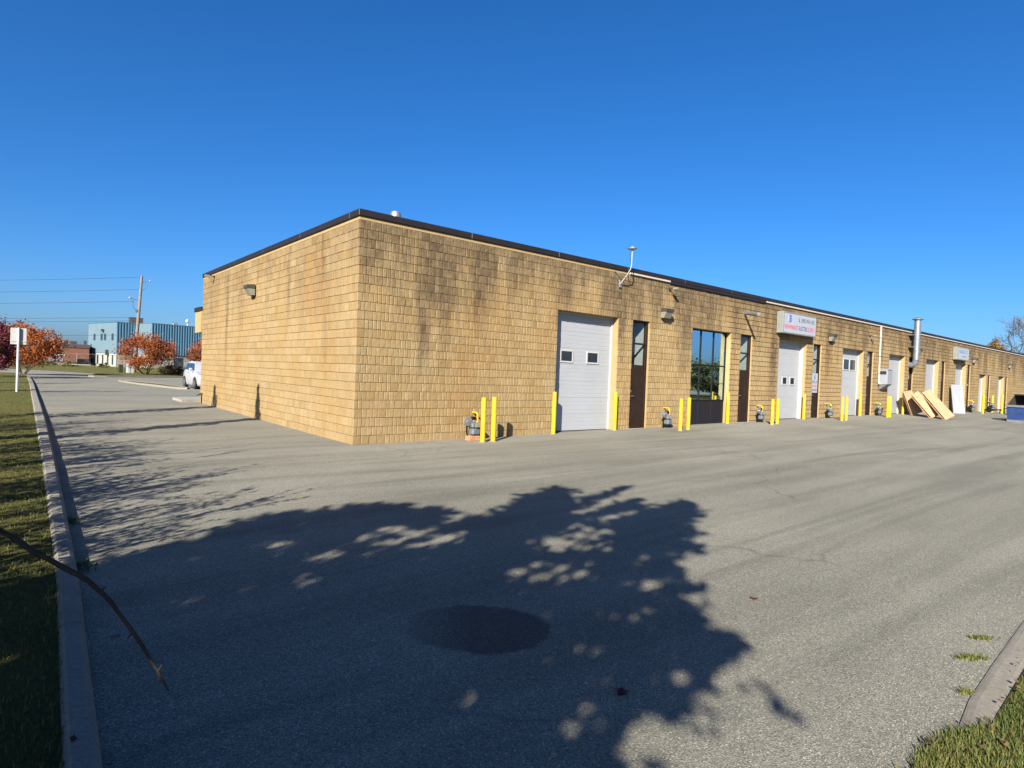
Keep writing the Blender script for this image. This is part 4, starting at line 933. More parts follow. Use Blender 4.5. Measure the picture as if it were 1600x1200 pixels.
def win_on(p, q, f, z0, z1, w, name='window', mat='car_glass'):
    p, q = np.array(p), np.array(q); d = (q - p) / np.linalg.norm(q - p); n = np.array((d[1], -d[0]))
    if n @ (np.array(CAM[:2]) - p) < 0: n = -n
    c = p + (q - p) * f
    fr = MB().obox((*(c + n * 0.03), (z0 + z1) / 2), (*(d * (w / 2 + 0.07)), 0), (*(n * 0.028), 0), (0, 0, (z1 - z0) / 2 + 0.07)).build('window_frame', 'cladding_dark', bb)
    MB().obox((*(c + n * 0.065), (z0 + z1) / 2), (*(d * w / 2), 0), (*(n * 0.006), 0), (0, 0, (z1 - z0) / 2)).build('pane', mat, fr)
LA, LB = up[5], up[0]
for f in (0.24, 0.50, 0.62, 0.88): win_on(LA, LB, f, 5.0, 6.1, 0.7)
for f in (0.10, 0.35, 0.53, 0.71, 0.88): win_on(base[5], base[0], f, 0.6, 2.2, 0.42)
MB().obox((*(np.array(LA) * 0.44 + np.array(LB) * 0.56 - ur * 0.2), 6.75), (*(ul * 0.3), 0), (*(ur * 0.2), 0), (0, 0, 0.22)).build('wall_fixture', 'dark_trim', bb)
MB().obox((*(np.array(LA) * 0.27 + np.array(LB) * 0.73 - ur * 0.2), 2.7), (*(ul * 0.2), 0), (*(ur * 0.2), 0), (0, 0, 0.5)).build('wall_fixture', 'dark_trim', bb)
for f in (0.18, 0.32): win_on(base[2], base[3], f, 0.5 if f < .2 else 1.2, 2.2, 1.5)
MB().prism([(x, y) for x, y in [P2(-0.2, -0.2), P2(3.45, -0.2), P2(3.45, -5.4), P2(29.9, -5.4), P2(29.9, 16.1), P2(-0.2, Lf + 0.2)]], zt + 0.003, zt + 0.12).build('roof', 'cladding_blue', bb)
def roof_unit(label, q, w, h, mat='galvanised', z=None, zb=zt + 0.1):
    t = thing('rooftop_unit', label, 'roof unit', (q[0], q[1], zb if z is None else z))
    MB().cbox(-w / 2, -w / 3, 0, w / 2, w / 3, h, 0.03).build('case', mat, t)
    MB().box(-w / 2 - 0.06, -w / 3 - 0.06, h, w / 2 + 0.06, w / 3 + 0.06, h + 0.06).build('lid', 'dark_trim', t)
    for k in range(3): MB().box(-w / 2 + 0.1 + k * w / 3.2, -w / 3 - 0.03, h * 0.3, -w / 2 + 0.05 + (k + 0.8) * w / 3.2, -w / 3 - 0.004, h * 0.8).build('grille', 'dark_trim', t)
roof_unit('brown roof unit behind the utility pole on the blue building', P2(3.3, 0.6), 2.1, 0.95, 'dark_trim')
roof_unit('low grey roof unit right of the white roof globe', P2(14.6, -2.5), 2.2, 0.75)
t = thing('roof_globe', 'white ball vent on a stalk on the blue building roof', 'vent', (*P2(11.3, -2), zt + 0.1))
MB().tube([(0, 0, 0), (0, 0, 0.75)], 0.07, 6).build('stalk', 'post_metal', t); MB().lathe([(0.05, 0.7), (0.3, 0.9), (0.33, 1.1), (0.25, 1.35), (0.05, 1.45)], 10).build('ball', 'white_trim', t)
roof_unit('tiny white roof vent left of the roof globe', P2(9.0, -2), 0.7, 0.5, 'white_trim')

# brown brick works
br = thing('brick_building', 'low red brick works with dark roof band behind the fence', 'building', (0, 0, 0))
bx0, bx1, by = -9.0, 5.2, 124.0
MB().box(bx0, by, -0.4, bx1, by + 22, 3.35).build('wall', 'red_brick_far', br)
MB().box(bx0 - 0.1, by - 0.12, 3.353, bx1 + 0.1, by + 22.1, 4.0).build('roof_band', 'dark_trim', br)
MB().box(0.2, by - 0.08, 1.75, 1.6, by - 0.005, 2.05).box(0.15, by - 0.08, -0.2, 5.5, by - 0.005, 0.35).build('plinth', 'pale_block', br)
for a_, b2 in ((-0.75, 0.1), (0.35, 1.35)): MB().box(a_, by - 0.06, 0.85, b2, by - 0.004, 1.45).build('window', 'white_board', br)
MB().box(3.3, by - 0.06, 0.0, 5.4, by - 0.009, 1.35).build('loading_door', 'navy_panel', br)
for k, (x, w, h, mt) in enumerate(((0.0, 1.1, 0.9, 'white_trim'), (1.9, 0.5, 0.6, 'dark_trim'), (2.9, 1.0, 0.5, 'dark_trim'), (4.7, 0.4, 0.7, 'dark_trim'))):
    roof_unit(['white roof unit', 'small dark roof vent', 'wide dark roof unit', 'narrow dark roof vent'][k] + ' on the low red brick works', (x, by + 2), w, h, mt, z=4.0)

# chain link fence
fn = thing('chain_link_fence', 'grey chain link fence with thin posts before the far buildings', 'fence', (0, 0, 0.1))
fp = [(-8 + 2.45 * k, 103 - 0.55 * k) for k in range(13)]
for x, y in fp: MB().tube([(x, y, -0.1), (x, y, 2.1)], 0.045, 6).build('post', 'fence_wire', fn)
MB().tube([(x, y, 2.08) for x, y in fp], 0.03, 5).build('rail', 'fence_wire', fn)
m = MB()
for (x0, y0), (x1, y1) in zip(fp, fp[1:]):
    for k in range(-8, 10):
        for sgn in (1, -1):
            a0, a1 = k / 9, k / 9 + sgn * 0.85
            q = [(a0, 0.0), (a1, 2.05)]
            if min(a0, a1) < 0 or max(a0, a1) > 1: continue
            m.tube([(x0 + (x1 - x0) * u, y0 + (y1 - y0) * u, z) for u, z in q], 0.008, 3, False)
o = m.build('wire_mesh', 'fence_wire', fn); o['kind'] = 'stuff'
cb = thing('utility_cabinet', 'grey upright cabinet at the foot of the utility pole', 'cabinet', (3.75, 62.0, 0.1))
MB().cbox(-0.32, -0.3, 0, 0.32, 0.3, 1.25, 0.03).build('case', 'post_metal', cb); MB().box(-0.02, -0.315, 0.1, 0.02, -0.3, 1.15).build('door_seam', 'dark_trim', cb); MB().box(-0.35, -0.35, 1.253, 0.35, 0.35, 1.30).build('lid', 'post_metal', cb)
cb = thing('utility_cabinet', 'low dark green cabinet left of the grey upright cabinet', 'cabinet', (2.95, 62.3, 0.1))
MB().cbox(-0.18, -0.2, 0, 0.18, 0.2, 0.95, 0.04).build('case', 'leaf_dark', cb); MB().box(-0.2, -0.22, 0.953, 0.2, 0.22, 1.0).build('lid', 'dark_trim', cb)

# ---------------------------------------------------------------- vegetation
def leaves_mesh(name, P, size, mat, tone=None, seed=1, flat=0.0):
    r = np.random.default_rng(seed); n = len(P); P = np.asarray(P, float)
    a = r.normal(size=(n, 3)); a[:, 2] *= (1 - flat); a /= np.linalg.norm(a, axis=1)[:, None]
    b = r.normal(size=(n, 3)); b -= (b * a).sum(1)[:, None] * a; b /= np.linalg.norm(b, axis=1)[:, None]
    s = size * r.uniform(0.6, 1.35, n)[:, None]
    V = np.stack([P - a * s, P + b * s * 0.55, P + a * s, P - b * s * 0.55], 1).reshape(-1, 3)
    F = np.arange(4 * n).reshape(n, 4); F = np.concatenate([F[:, [0, 1, 2]], F[:, [0, 2, 3]]])
    tn = (tone if tone is not None else r.random(n)); return np_mesh(name, V, F, mat, np.repeat(tn, 4))
def grow(r, p, d, ln, rad, lvl, segs, tips, spread=0.55, lift=0.12, minr=0.004, kids=3):
    pts = [p]; rads = [rad]; n = 4
    for i in range(n):
        d = d + np.array([r.gauss(0, 0.13), r.gauss(0, 0.13), r.gauss(0, 0.09) + lift * 0.4]); d /= np.linalg.norm(d)
        p = p + d * ln / n; pts.append(p); rads.append(max(minr, rad * (1 - 0.5 * (i + 1) / n)))
    segs.append((pts, rads))
    if lvl == 0: tips.append(p); return
    for k in range(kids + (r.random() < 0.5)):
        i = r.choice([2, 3, 4, 4]); q = pts[i]
        v = d * (1 - spread * 0.4) + np.array([r.gauss(0, spread), r.gauss(0, spread), r.gauss(0.05, spread * 0.7) + lift]); v /= np.linalg.norm(v)
        tips.append(q)
        grow(r, q, v, ln * r.uniform(0.55, 0.85), rads[i] * 0.72, lvl - 1, segs, tips, spread, lift, minr, kids)
def branches(name, segs, mat, parent, sides=5):
    m = MB()
    for pts, rads in segs: m.tube(pts, rads, sides if rads[0] > 0.03 else 4, False)
    return m.build(name, mat, parent, False, False)
def crown_points(n, r, cx, cy, cz, rx, ry, rz, clumps, cs=0.28, hollow=0.5):
    cl = []
    while len(cl) < clumps:
        q = r.uniform(-1, 1, 3)
        d = np.linalg.norm(q)
        if hollow < d < 1: cl.append(q)
    cl = np.array(cl); i = r.integers(0, clumps, n); q = cl[i] + r.normal(size=(n, 3)) * cs * 0.5
    tone = np.clip(r.random(clumps)[i] * 0.6 + r.random(n) * 0.4, 0, 1)
    return np.stack([cx + q[:, 0] * rx, cy + q[:, 1] * ry, cz + q[:, 2] * rz], -1), tone
def shrub_tree(name, label, loc, h, rx, mat, n, size, seed, cat='tree', stems=4, cz=0.6, rzf=0.42, group=None, bark='bark', clumps=60, lean=(0, 0)):
    t = thing(name, label, cat, loc, 0, group); r = random.Random(seed); g = np.random.default_rng(seed)
    segs, tips = [], []
    for k in range(stems):
        a = 2 * math.pi * k / stems + r.random(); d = np.array([math.cos(a) * 0.55 + lean[0], math.sin(a) * 0.55 + lean[1], 1.0]); d /= np.linalg.norm(d)
        grow(r, np.array([math.cos(a) * 0.06, math.sin(a) * 0.06, -0.1]), d, h * 0.42, 0.035 * h / 2.2, 2, segs, tips, 0.5, 0.15, 0.006, 2)
    branches('trunk', segs, bark, t)
    P, tone = crown_points(n, g, lean[0] * h * .5, lean[1] * h * .5, h * cz, rx, rx, h * rzf, clumps)
    k = P[:, 2] > 0.12 * h
    link('crown', leaves_mesh('crown', P[k], size, mat, tone[k], seed), t); return t
shrub_tree('orange_tree', 'spreading orange red tree in front of the blue building, left of the dark bush', (4.55, 57.5, 0.1), 4.0, 2.5, 'leaf_red', 9500, 0.085, 3, clumps=64)
shrub_tree('orange_tree', 'orange red tree half hidden behind the building end, above the white car', (11.3, 60.5, 0.1), 3.9, 2.4, 'leaf_red', 8500, 0.085, 4, clumps=70)
shrub_tree('orange_tree', 'bright orange tree on the left verge behind the white sign', (-5.1, 51.8, 0.1), 4.0, 2.3, 'leaf_orange', 9500, 0.085, 5, clumps=62, lean=(0.12, 0))
shrub_tree('purple_shrub', 'dark purple red bush at the left edge of the frame', (-7.15, 43.0, 0.1), 4.0, 1.5, 'leaf_purple', 8000, 0.075, 6, 'shrub', clumps=70, cz=0.52, rzf=0.5)
t = shrub_tree('round_bush', 'low round brown bush right of the spreading orange tree', (7.1, 59.5, 0.1), 1.25, 1.15, 'leaf_brown', 3800, 0.06, 8, 'shrub', clumps=90, cz=0.46, rzf=0.46, stems=3)
shrub_tree('round_bush', 'second low brown bush partly behind the white car', (9.6, 60.0, 0.1), 1.2, 1.1, 'leaf_brown', 3200, 0.06, 9, 'shrub', clumps=80, cz=0.46, rzf=0.46, stems=3)
for k, (x, y, h, w) in enumerate(((0.6, 96, 1.0, 1.2), (-2.6, 99, 0.8, 1.8), (4.6, 94, 0.9, 0.8))):
    shrub_tree('weed_clump', ['rounded green weed clump at the pale block wall corner', 'wide low weed clump before the chain link fence', 'thin weed clump right of the fence middle'][k], (x, y, 0.2), h, w, 'leaf_green', 500, 0.12, 20 + k, 'weeds', clumps=20, cz=0.4, rzf=0.45, stems=2)

ALONG = []
def bare_tree(name, label, loc, h, seed, lvl=4, spread=0.42, rad=0.2, cat='tree', group=None, stems=1, minr=0.012, kids=3):
    t = thing(name, label, cat, loc, 0, group); r = random.Random(seed); segs, tips = [], []
    for k in range(stems):
        d = np.array([r.gauss(0, 0.1 if stems == 1 else 0.4), r.gauss(0, 0.1 if stems == 1 else 0.4), 1.0]); d /= np.linalg.norm(d)
        grow(r, np.array([r.gauss(0, .03), r.gauss(0, .03), -0.2]), d, h * 0.36, rad, lvl, segs, tips, spread, 0.10, minr, kids)
    ALONG.clear()
    for pts, rads in segs[stems:]:
        for a, b in zip(pts, pts[1:]): ALONG.extend([a + (b - a) * q for q in (0.1, 0.4, 0.7, 1.0)])
    branches('trunk', segs[:1 if stems == 1 else stems], 'bark_grey', t, 8); branches('branches', segs[1 if stems == 1 else stems:], 'bark_grey', t, 4)
    return t
bare_tree('bare_tree', 'tall leafless tree rising behind the far end of the roof', (93.0, 6.0, 0.0), 11.8, 11, 5, 0.46, 0.26, minr=0.02)
shrub_tree('gold_tree', 'golden brown tree top just above the far roof line', (92.0, 7.9, 0.0), 8.4, 1.35, 'leaf_gold', 2200, 0.12, 12, cz=0.8, rzf=0.2)
shrub_tree('olive_tree', 'grey green tree top below the leafless tree', (95.5, 7.4, 0.0), 7.4, 2.0, 'leaf_olive', 2000, 0.12, 13, cz=0.72, rzf=0.24)
shrub_tree('olive_tree', 'dull green tree top at the far right frame edge', (96.5, 5.6, 0.0), 7.2, 1.6, 'leaf_olive', 1800, 0.12, 14, cz=0.74, rzf=0.24)
# trees across the lot, mirrored in the shop window
protos = [None, None]
for k, (x, y, s, c) in enumerate(((30, -24, 0.8, 0), (37, -27, 1.0, 1), (43, -23, 0.75, 0), (49, -28, 1.15, 0), (54, -24, 0.85, 1), (60, -27, 1.0, 0), (66, -25, 0.9, 1), (73, -27, 1.0, 0))):
    lbs = 'tree in the row across the lot, mirrored in the shop window'
    if protos[c] is None:
        protos[c] = shrub_tree('roadside_tree', lbs, (x, y, 0), 6.2, 3.6, ('leaf_olive', 'leaf_green')[c], 4200, 0.16, 40 + c, cz=0.55, rzf=0.46, group='trees across the lot'); o = protos[c]
    else: o = copy_tree(protos[c]); o.location = (x, y, 0)
    o.scale = (s * 0.95, s * 0.95, s * 0.72); o.rotation_euler[2] = k * 1.3

# tall slim trees and bare bushes standing on the verge beside the lane
def cone_tree(label, x, y, h, w, seed):
    z = gzf(x, y) + 0.07; t = thing('slim_tree', label, 'tree', (x, y, z), 0, 'slim trees on the verge'); g = np.random.default_rng(seed)
    MB().tube([(0, 0, -0.1), (0.02, 0, h * 0.5), (0, 0, h * 0.97)], [0.09, 0.06, 0.012], 7).build('trunk', 'bark', t)
    n = int(1900 * h / 5); q = g.random(n) ** 0.75; zz = 0.10 * h + q * h * 0.9; rr = w * (1.02 - q) ** 0.42 * np.sqrt(g.random(n)) * (0.75 + 0.45 * np.sin(q * 17 + seed) * np.sin(q * 41)); a = g.random(n) * 6.283
    link('crown', leaves_mesh('crown', np.stack([rr * np.cos(a), rr * np.sin(a), zz], -1), 0.07, 'leaf_dark', None, seed), t)
cone_tree('slim dark tree on the verge, first along the lane', -7.6, 1.75, 6.0, 0.55, 51)
cone_tree('slim dark tree on the verge, second along the lane', -7.6, 6.9, 5.75, 0.78, 52)
cone_tree('slim dark tree on the verge beside the road sign', -7.7, 20.2, 3.3, 0.6, 53)
cone_tree('slim dark tree on the verge past the road sign', -7.9, 29.8, 3.5, 0.65, 54)
cone_tree('slim dark tree on the verge short of the purple bush', -9.2, 38.5, 5.8, 0.8, 55)
for k, (x, y, h) in enumerate(((-7.8, -7.6, 2.3), (-7.9, -6.0, 2.5), (-7.7, -4.3, 2.3), (-8.0, -2.4, 2.6), (-7.8, -0.3, 2.4), (-8.0, 3.6, 2.5))):
    z = gzf(x, y) + 0.07
    tb = bare_tree('bare_bush', ['nearest', 'second', 'third', 'fourth', 'fifth', 'sixth'][k] + ' thin twiggy bush on the verge beside the lane', (x, y, z), h * 1.35, 60 + k, 3, 0.30, 0.028, 'shrub', 'thin twiggy bushes on the verge', stems=12, minr=0.006, kids=2)
    g = np.random.default_rng(80 + k); ends = np.array(ALONG); q = ends[g.integers(0, len(ends), 2400)] + g.normal(size=(2400, 3)) * 0.03
    link('leaves', leaves_mesh('leaves', q, 0.04, 'leaf_brown', None, 80 + k), tb)

# the big tree behind the viewer whose crown shades the lot
POLY = np.array([(-5.3, -6.71), (-4.97, -6.38), (-4.51, -6.24), (-4.0, -5.86), (-3.5, -5.54), (-2.84, -5.59), (-2.24, -5.74), (-1.68, -6.27), (-2.27, -6.58), (-1.95, -7.01), (-1.08, -6.73), (0.14, -6.05), (0.61, -6.03), (-0.35, -6.95), (-0.66, -7.44), (-0.55, -7.85), (-0.16, -7.95), (0.29, -7.74), (1.42, -7.52), (0.99, -7.94), (0.05, -8.48), (-0.35, -8.84), (-0.88, -8.9), (-1.3, -9.41), (-1.7, -9.61), (-1.81, -9.86), (-2.13, -10.21), (-2.27, -10.53), (-2.6, -10.53), (-2.92, -10.66), (-3.13, -10.7), (-3.32, -10.6), (-3.53, -10.62), (-3.76, -10.8), (-4.6, -11.6), (-7, -12.6), (-9.3, -12.2), (-9.6, -9.5), (-8.0, -7.2), (-6.4, -6.9)])
GAPS = [((-3.87, -6.66), (0.11, -0.07), (-0.04, -0.13)), ((-3.67, -7.25), (0.15, -0.09), (-0.04, -0.1)), ((-3.35, -7.36), (0.16, -0.1), (-0.05, -0.12)), ((-2.6, -7.07), (0.35, -0.22), (-0.15, -0.25)), ((-3.98, -7.75), (0.09, -0.06), (-0.04, -0.1)), ((-2.11, -8.72), (0.23, -0.15), (-0.14, -0.15)), ((-2.33, -8.83), (0.14, -0.09), (-0.09, -0.09)), ((-1.63, -8.04), (0.14, -0.09), (-0.16, -0.16)), ((-1.35, -8.21), (0.23, -0.15), (-0.15, -0.15)), ((-1.72, -9.36), (0.1, -0.07), (-0.11, -0.09)), ((-1.6, -9.5), (0.14, -0.09), (-0.1, -0.08)), ((-2.27, -9.7), (0.12, -0.08), (-0.09, -0.08)), ((-3.04, -9.94), (0.07, -0.05), (-0.06, -0.06)), ((-2.78, -10.3), (0.04, -0.03), (-0.06, -0.05)), ((-2.92, -10.45), (0.06, -0.04), (-0.05, -0.03)), ((-2.78, -10.56), (0.11, -0.08), (-0.08, -0.05)), ((-3.26, -10.25), (0.06, -0.04), (-0.04, -0.04)), ((-3.39, -10.35), (0.06, -0.04), (-0.07, -0.07)), ((-3.82, -9.96), (0.12, -0.08), (-0.04, -0.05)), ((-4.01, -9.98), (0.05, -0.03), (-0.02, -0.03)), ((-2.92, -9.0), (0.05, -0.04), (-0.04, -0.04)), ((-3.58, -9.49), (0.04, -0.02), (-0.03, -0.04)), ((-3.64, -10.51), (0.06, -0.04), (-0.04, -0.05)), ((-1.13, -8.86), (0.05, -0.04), (-0.1, -0.08)), ((-0.86, -7.93), (0.19, -0.12), (-0.15, -0.15))]
SPRAYS = [((-0.28, -7.0), (1.75, -6.35)), ((-0.59, -7.48), (1.1, -7.1)), ((-0.21, -7.44), (0.8, -7.39)), ((-0.25, -7.79), (0.59, -7.71)), ((0.59, -7.91), (1.61, -7.48)), ((0.24, -8.26), (1.01, -7.95)), ((-0.43, -8.65), (-0.33, -9.02)), ((0.82, -7.84), (1.4, -7.74)), ((-2.13, -10.21), (-2.13, -10.5)), ((-0.06, -6.2), (0.68, -5.96)), ((-1.97, -6.22), (-1.64, -6.29)), ((-2.53, -10.82), (-2.56, -10.87)), ((-2.7, -11.01), (-2.72, -11.06)), ((-3.18, -10.88), (-3.16, -10.92)), ((-2.9, -10.8), (-2.95, -10.86)), ((-2.07, -6.94), (-1.68, -6.94)), ((-0.47, -8.16), (0.3, -8.12)), ((-2.51, -5.59), (-2.07, -5.76)), ((-5.43, -6.8), (-5.16, -6.61)), ((-4.85, -6.39), (-4.38, -6.19))]
def in_poly(P, poly):
    x, y = P[:, 0], P[:, 1]; ins = np.zeros(len(P), bool); n = len(poly)
    for i in range(n):
        x0, y0 = poly[i]; x1, y1 = poly[(i + 1) % n]
        c = ((y0 > y) != (y1 > y)); ins ^= c & (x < (x1 - x0) * (y - y0) / (y1 - y0 + 1e-12) + x0)
    return ins
def shade_tree():
    t = thing('shade_tree', 'broad leafy tree beside the viewer, its bare twig hanging in at lower left', 'tree', (-10.4, -13.6, 0.06)); base = np.array((-10.4, -13.6, 0.06))
    g = np.random.default_rng(99); r = random.Random(99)
    Q = g.uniform((-9.8, -12.8), (1.6, -5.4), (120000, 2))
    # crown shaped to cast a set shadow: keep ground samples inside its outline
    jit = Q + g.normal(size=Q.shape) * np.where(g.random((len(Q), 1)) < 0.72, 0.02, 0.11)
    ok = in_poly(jit, POLY)
    for (c, ax, ay) in GAPS:
        M = np.array([ax, ay]).T * 1.6; q = np.linalg.solve(M, (jit - np.array(c)).T).T
        ok &= ((q ** 2).sum(1) > 1) | (np.sin(7.3 * q[:, 0] + 31 * c[0]) * np.sin(5.9 * q[:, 1] + 2.2 * q[:, 0] + 17 * c[1]) > 0.42)
    Q = Q[ok]
    # thin outer sprays
    W = []
    for a, b in SPRAYS:
        a, b = np.array(a), np.array(b); n = int(4 + 175 * np.linalg.norm(b - a)) if a[1] > -10.7 else 4; f = g.random((n, 1)) ** 0.8
        W.append(a + (b - a) * f + g.normal(size=(n, 2)) * (0.035 + 0.05 * (1 - f)))
    edge = POLY[:34]
    for i in range(len(edge) - 1):
        a, b = edge[i], edge[i + 1]; tng = (b - a) / (np.linalg.norm(b - a) + 1e-9); out = np.array((-tng[1], tng[0]))
        for k in range(max(1, int(np.linalg.norm(b - a) / 0.11))):
            c = a + (b - a) * r.random(); ln = r.uniform(0.10, 0.40) * (1.0 if i < 25 else 0.35); d = out * r.uniform(0.5, 1.0) + np.array((0.8, 0.45)) * r.uniform(0.1, 0.9); d /= np.linalg.norm(d)
            n = int(7 + 55 * ln); f = g.random((n, 1)) ** 1.4; W.append(c - d * 0.05 + d * f * ln + g.normal(size=(n, 2)) * (0.022 * (1 - f) + 0.004))
    nW = sum(len(q) for q in W); Q = np.concatenate([Q[g.permutation(len(Q))[:44000]]] + W)
    u = Q[:, 0] * 0.84 + Q[:, 1] * 0.542; hgt = 2.3 + (u + 12.5) / 10.2 * 3.9
    hgt = np.clip(hgt + g.normal(size=len(Q)) * 0.5, 2.0, 7.0)
    k = -SUNV / -SUNV[2]
    P = np.stack([Q[:, 0] + k[0] * hgt, Q[:, 1] + k[1] * hgt, hgt], -1) if k[2] > 0 else None
    # never hang leaves in front of the viewer
    d = P - CAM; keep = np.ones(len(P), bool)
    zc = d @ CF; keep &= ~((zc > 0) & (np.abs(d @ CR) < zc * 0.95) & (np.abs(d @ CU) < zc * 0.75)); keep &= (np.linalg.norm(d, axis=1) > 1.2)
    P = P[keep]
    link('crown', leaves_mesh('crown', P - base, 0.075, 'leaf_olive', None, 99), t)
    m = MB(); m.tube([(0, 0, -0.2), (0.05, 0.02, 1.2), (0.2, 0.15, 2.2), (0.5, 0.4, 3.2)], [0.24, 0.18, 0.15, 0.12], 10)
    m.build('trunk', 'bark', t, True)
    m = MB(); cents = P[g.permutation(len(P))[:70]] - base
    for c in cents:
        s = np.array((0.1, 0.08, r.uniform(1.6, 2.6))) if c[2] < 3.5 else np.array((0.4, 0.32, r.uniform(2.4, 3.1)))
        mid = (s + c) / 2 + np.array((r.gauss(0, .15), r.gauss(0, .15), 0.25)); m.tube([s, mid, c], [0.045, 0.028, 0.008], 5)
    m.build('limbs', 'bark', t)
    pth = [np.array(q) - base for q in ((-10.0, -13.2, 2.9), (-8.6, -11.2, 2.75), (-7.3, -10.45, 2.15), (-6.35, -10.52, 1.64), (-5.89, -10.8, 1.365), (-5.80, -10.87, 1.30), (-5.715, -10.94, 1.245), (-5.655, -10.99, 1.165), (-5.605, -11.04, 1.075), (-5.58, -11.07, 1.02))]
    rr = [0.03, 0.018, 0.011, 0.0072, 0.0060, 0.0057, 0.0050, 0.0043, 0.0034, 0.0018]; sp_, sr_ = [], []
    for i in range(len(pth) - 1):
        p0, p1, p2, p3 = pth[max(i - 1, 0)], pth[i], pth[i + 1], pth[min(i + 2, len(pth) - 1)]
        for f in np.linspace(0, 1, 6)[:-1]:
            sp_.append(0.5 * (2 * p1 + (p2 - p0) * f + (2 * p0 - 5 * p1 + 4 * p2 - p3) * f ** 2 + (3 * p1 - p0 - 3 * p2 + p3) * f ** 3) + np.array((0, 0, r.gauss(0, 0.0012)))); sr_.append((rr[i] * (1 - f) + rr[i + 1] * f) * r.uniform(0.9, 1.1))
    sp_.append(pth[-1]); sr_.append(rr[-1])
    m = MB(); m.tube(sp_, sr_, 8)
    for i_, v_ in ((4, (-0.008, -0.012, 0.014)), (6, (0.012, 0.0, 0.012)), (7, (-0.01, 0.0, -0.012)), (8, (0.008, 0.0, 0.014)), (8, (0.004, -0.008, -0.02))):
        q_ = pth[i_] * 0.7 + pth[min(i_ + 1, 9)] * 0.3; m.tube([q_, q_ + np.array(v_)], [0.0032, 0.0012], 5)
    m.build('hanging_twig', 'bark', t, True)
shade_tree()

# ---------------------------------------------------------------- grass, weeds, fallen leaves
def blades(name, pts, zs, hmin, hmax, seed, width=0.004, mat='grass_blade'):
    g = np.random.default_rng(seed); n = len(pts)
    h = g.uniform(hmin, hmax, n); a = g.random(n) * 6.283; lean = g.uniform(0.1, 0.8, n) * h; w = width * g.uniform(0.7, 1.6, n)
    b = np.stack([pts[:, 0], pts[:, 1], zs], -1); side = np.stack([-np.sin(a), np.cos(a), 0 * a], -1) * w[:, None]
    fw = np.stack([np.cos(a), np.sin(a), 0 * a], -1)
    midp = b + fw * (lean * 0.35)[:, None] + np.stack([0 * h, 0 * h, h * 0.6], -1); tip = b + fw * lean[:, None] + np.stack([0 * h, 0 * h, h * 0.92], -1)
    V = np.stack([b - side, b + side, midp + side * 0.7, midp - side * 0.7, tip], 1).reshape(-1, 3)
    i = np.arange(n)[:, None] * 5; F = np.concatenate([i + np.array([0, 1, 2]), i + np.array([0, 2, 3]), i + np.array([3, 2, 4])])
    patch = np.clip(0.5 + 0.5 * np.sin(pts[:, 0] * 2.1 + 1.3 * np.sin(pts[:, 1] * 1.7)) * np.sin(pts[:, 1] * 2.3), 0, 1)
    tone = np.clip(0.35 * patch + g.random(n) ** 1.2 * 0.75, 0, 1)
    return np_mesh(name, V, F, mat, np.repeat(tone, 5))
def grass():
    g = np.random.default_rng(5); allp = []
    n = 42000; y = -10.8 + 55 * g.random(n) ** 2.2; x = np.array([kerb_x(q) - kerb_w(q) for q in y]) + 0.005 - g.random(n) ** 1.3 * (0.9 + 0.02 * (y + 10))
    pa = np.stack([x, y], -1)
    n = 62000; x = -3.2 + 6.0 * g.random(n) ** 1.25; edge = np.interp(x, [-3.2, -2.8, -2.45, -2.2, -1.95, -1.2, 0, 3], [-11.80, -11.66, -11.62, -11.66, -11.76, -11.735, -11.69, -11.675]) - 0.02 + np.abs(g.normal(size=n)) * 0.03 * (x < -1.9)
    y = edge - g.random(n) ** 1.15 * 0.9; pb = np.stack([x, y], -1)
    for nm, p, sd in (('verge_grass', pa, 1), ('bank_grass', pb, 2)):
        z = gz(p[:, 0], p[:, 1]) + (KH - 0.04 if nm == 'verge_grass' else 0.012)
        setting(link(nm, blades(nm, p, z, 0.018, 0.056, sd, 0.0022)), 'stuff')
    # fallen leaf litter along the bank edge and verge
    q = np.concatenate([np.stack([g.uniform(-3.0, 1.5, 190), 0 * np.ones(190)], -1), ]); q[:, 1] = np.interp(q[:, 0], [-3.2, -2.8, -2.45, -2.2, -1.95, -1.2, 0, 3], [-11.80, -11.66, -11.62, -11.66, -11.76, -11.735, -11.69, -11.675]) - np.abs(g.normal(size=190)) * 0.2 + 0.05
    q2 = np.stack([-5.62 - g.random(120) * 0.5, g.uniform(-10.5, 6, 120)], -1); q = np.concatenate([q, q2])
    z = gz(q[:, 0], q[:, 1]) + np.where(q[:, 1] < -11, 0.06, KH + 0.015)
    setting(link('leaf_litter', leaves_mesh('leaf_litter', np.stack([q[:, 0], q[:, 1], z], -1), 0.015, 'leaf_brown', None, 31, 0.6)), 'stuff')
    # loose grit where the asphalt breaks up at the bank
    n = 500; x = g.uniform(-3.4, 1.4, n); y = np.interp(x, [-3.4, -2.8, -2.3, -1.2, 0, 3], [-11.8, -11.62, -11.58, -11.56, -11.52, -11.5]) + np.abs(g.normal(size=n)) * 0.12
    s = g.uniform(0.002, 0.0055, n)[:, None]; c = np.stack([x, y, gz(x, y) + s[:, 0] * 0.6], -1); V = []
    for k in range(4): V.append(c + s * np.array([(1, 0.2, -0.6), (-0.6, 0.9, -0.6), (-0.5, -0.9, -0.6), (0.1, 0.0, 0.9)][k]) * g.uniform(0.7, 1.2, (n, 1)))
    V = np.stack(V, 1).reshape(-1, 3); i = np.arange(n)[:, None] * 4
    setting(link('grit', np_mesh('grit', V, np.concatenate([i + np.array(f) for f in ((0, 1, 3), (1, 2, 3), (2, 0, 3), (0, 2, 1))]), 'kerb_concrete')), 'stuff')
grass()
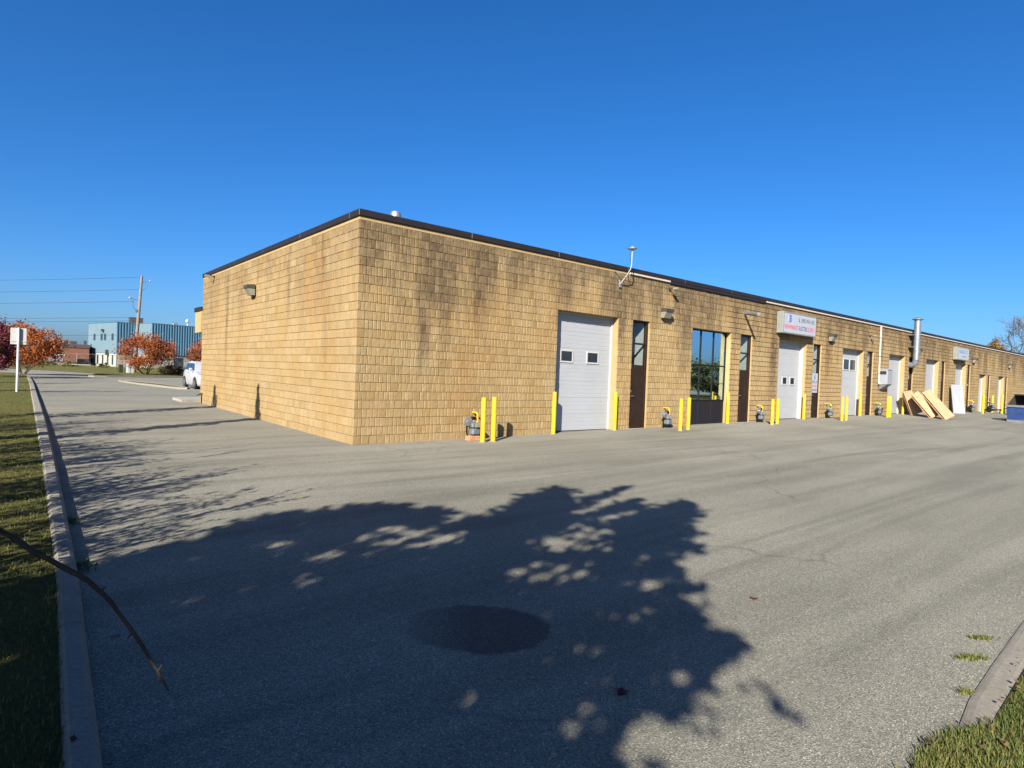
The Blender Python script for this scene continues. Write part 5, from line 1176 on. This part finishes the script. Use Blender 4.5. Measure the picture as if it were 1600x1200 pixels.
def weed(label, x, y, sx, sy, n, seed, ang=0.0):
    g = np.random.default_rng(seed); z = gzf(x, y); t = thing('weed', label, 'weed', (x, y, z))
    q = g.normal(size=(n, 2)) * np.array((sx, sy)) * 0.5; ca, sa = math.cos(ang), math.sin(ang); q = np.stack([q[:, 0] * ca - q[:, 1] * sa, q[:, 0] * sa + q[:, 1] * ca], -1)
    link('leaves', blades('leaves', q, np.zeros(n), 0.012, 0.034, seed, 0.004), t)
weed('flat green weed on the asphalt against the right kerb, upper of two', -0.60, -11.42, 0.085, 0.03, 170, 71, -0.66)
weed('flat green weed on the asphalt at the right kerb, lower of two', -1.05, -11.46, 0.10, 0.03, 210, 72, -0.66)
weed('small brownish weed in the right kerb gap by the grass', -1.62, -11.58, 0.05, 0.03, 60, 73, -0.66)
weed('weed with sandy dirt in the left gutter, farther one', -5.33, -4.75, 0.08, 0.22, 150, 74)
weed('weed in the left gutter near the shade edge, nearer one', -5.36, -6.50, 0.08, 0.2, 150, 75)
def fallen_leaf(label, x, y, s, mat, seed, dz=0.0):
    z = gzf(x, y) + 0.006 + dz; r = random.Random(seed); n = 10
    vs = [(0, 0, 0.008)] + [(s * (1 if k % 2 == 0 else 0.72) * math.cos(2 * math.pi * k / n + seed), s * (1 if k % 2 == 0 else 0.72) * math.sin(2 * math.pi * k / n + seed), r.uniform(0, 0.02)) for k in range(n)]
    o = MB().add(vs, [(0, 1 + k, 1 + (k + 1) % n) for k in range(n)]).build('fallen_leaf', mat); o.location = (x, y, z)
    tag(o, label, 'leaf', 'fallen leaves')
fallen_leaf('orange fallen leaf alone on the sunlit asphalt at right', -1.26, -10.1, 0.035, 'leaf_orange', 1)
fallen_leaf('dark red fallen leaf in the tree shade on asphalt', -3.25, -10.42, 0.04, 'leaf_purple', 2)
fallen_leaf('pale fallen leaf in the left gutter shade', -5.32, -8.1, 0.03, 'walk_concrete', 3)
fallen_leaf('brown fallen leaf lying on the near left kerb', -5.62, -9.42, 0.016, 'leaf_brown', 4, KH)
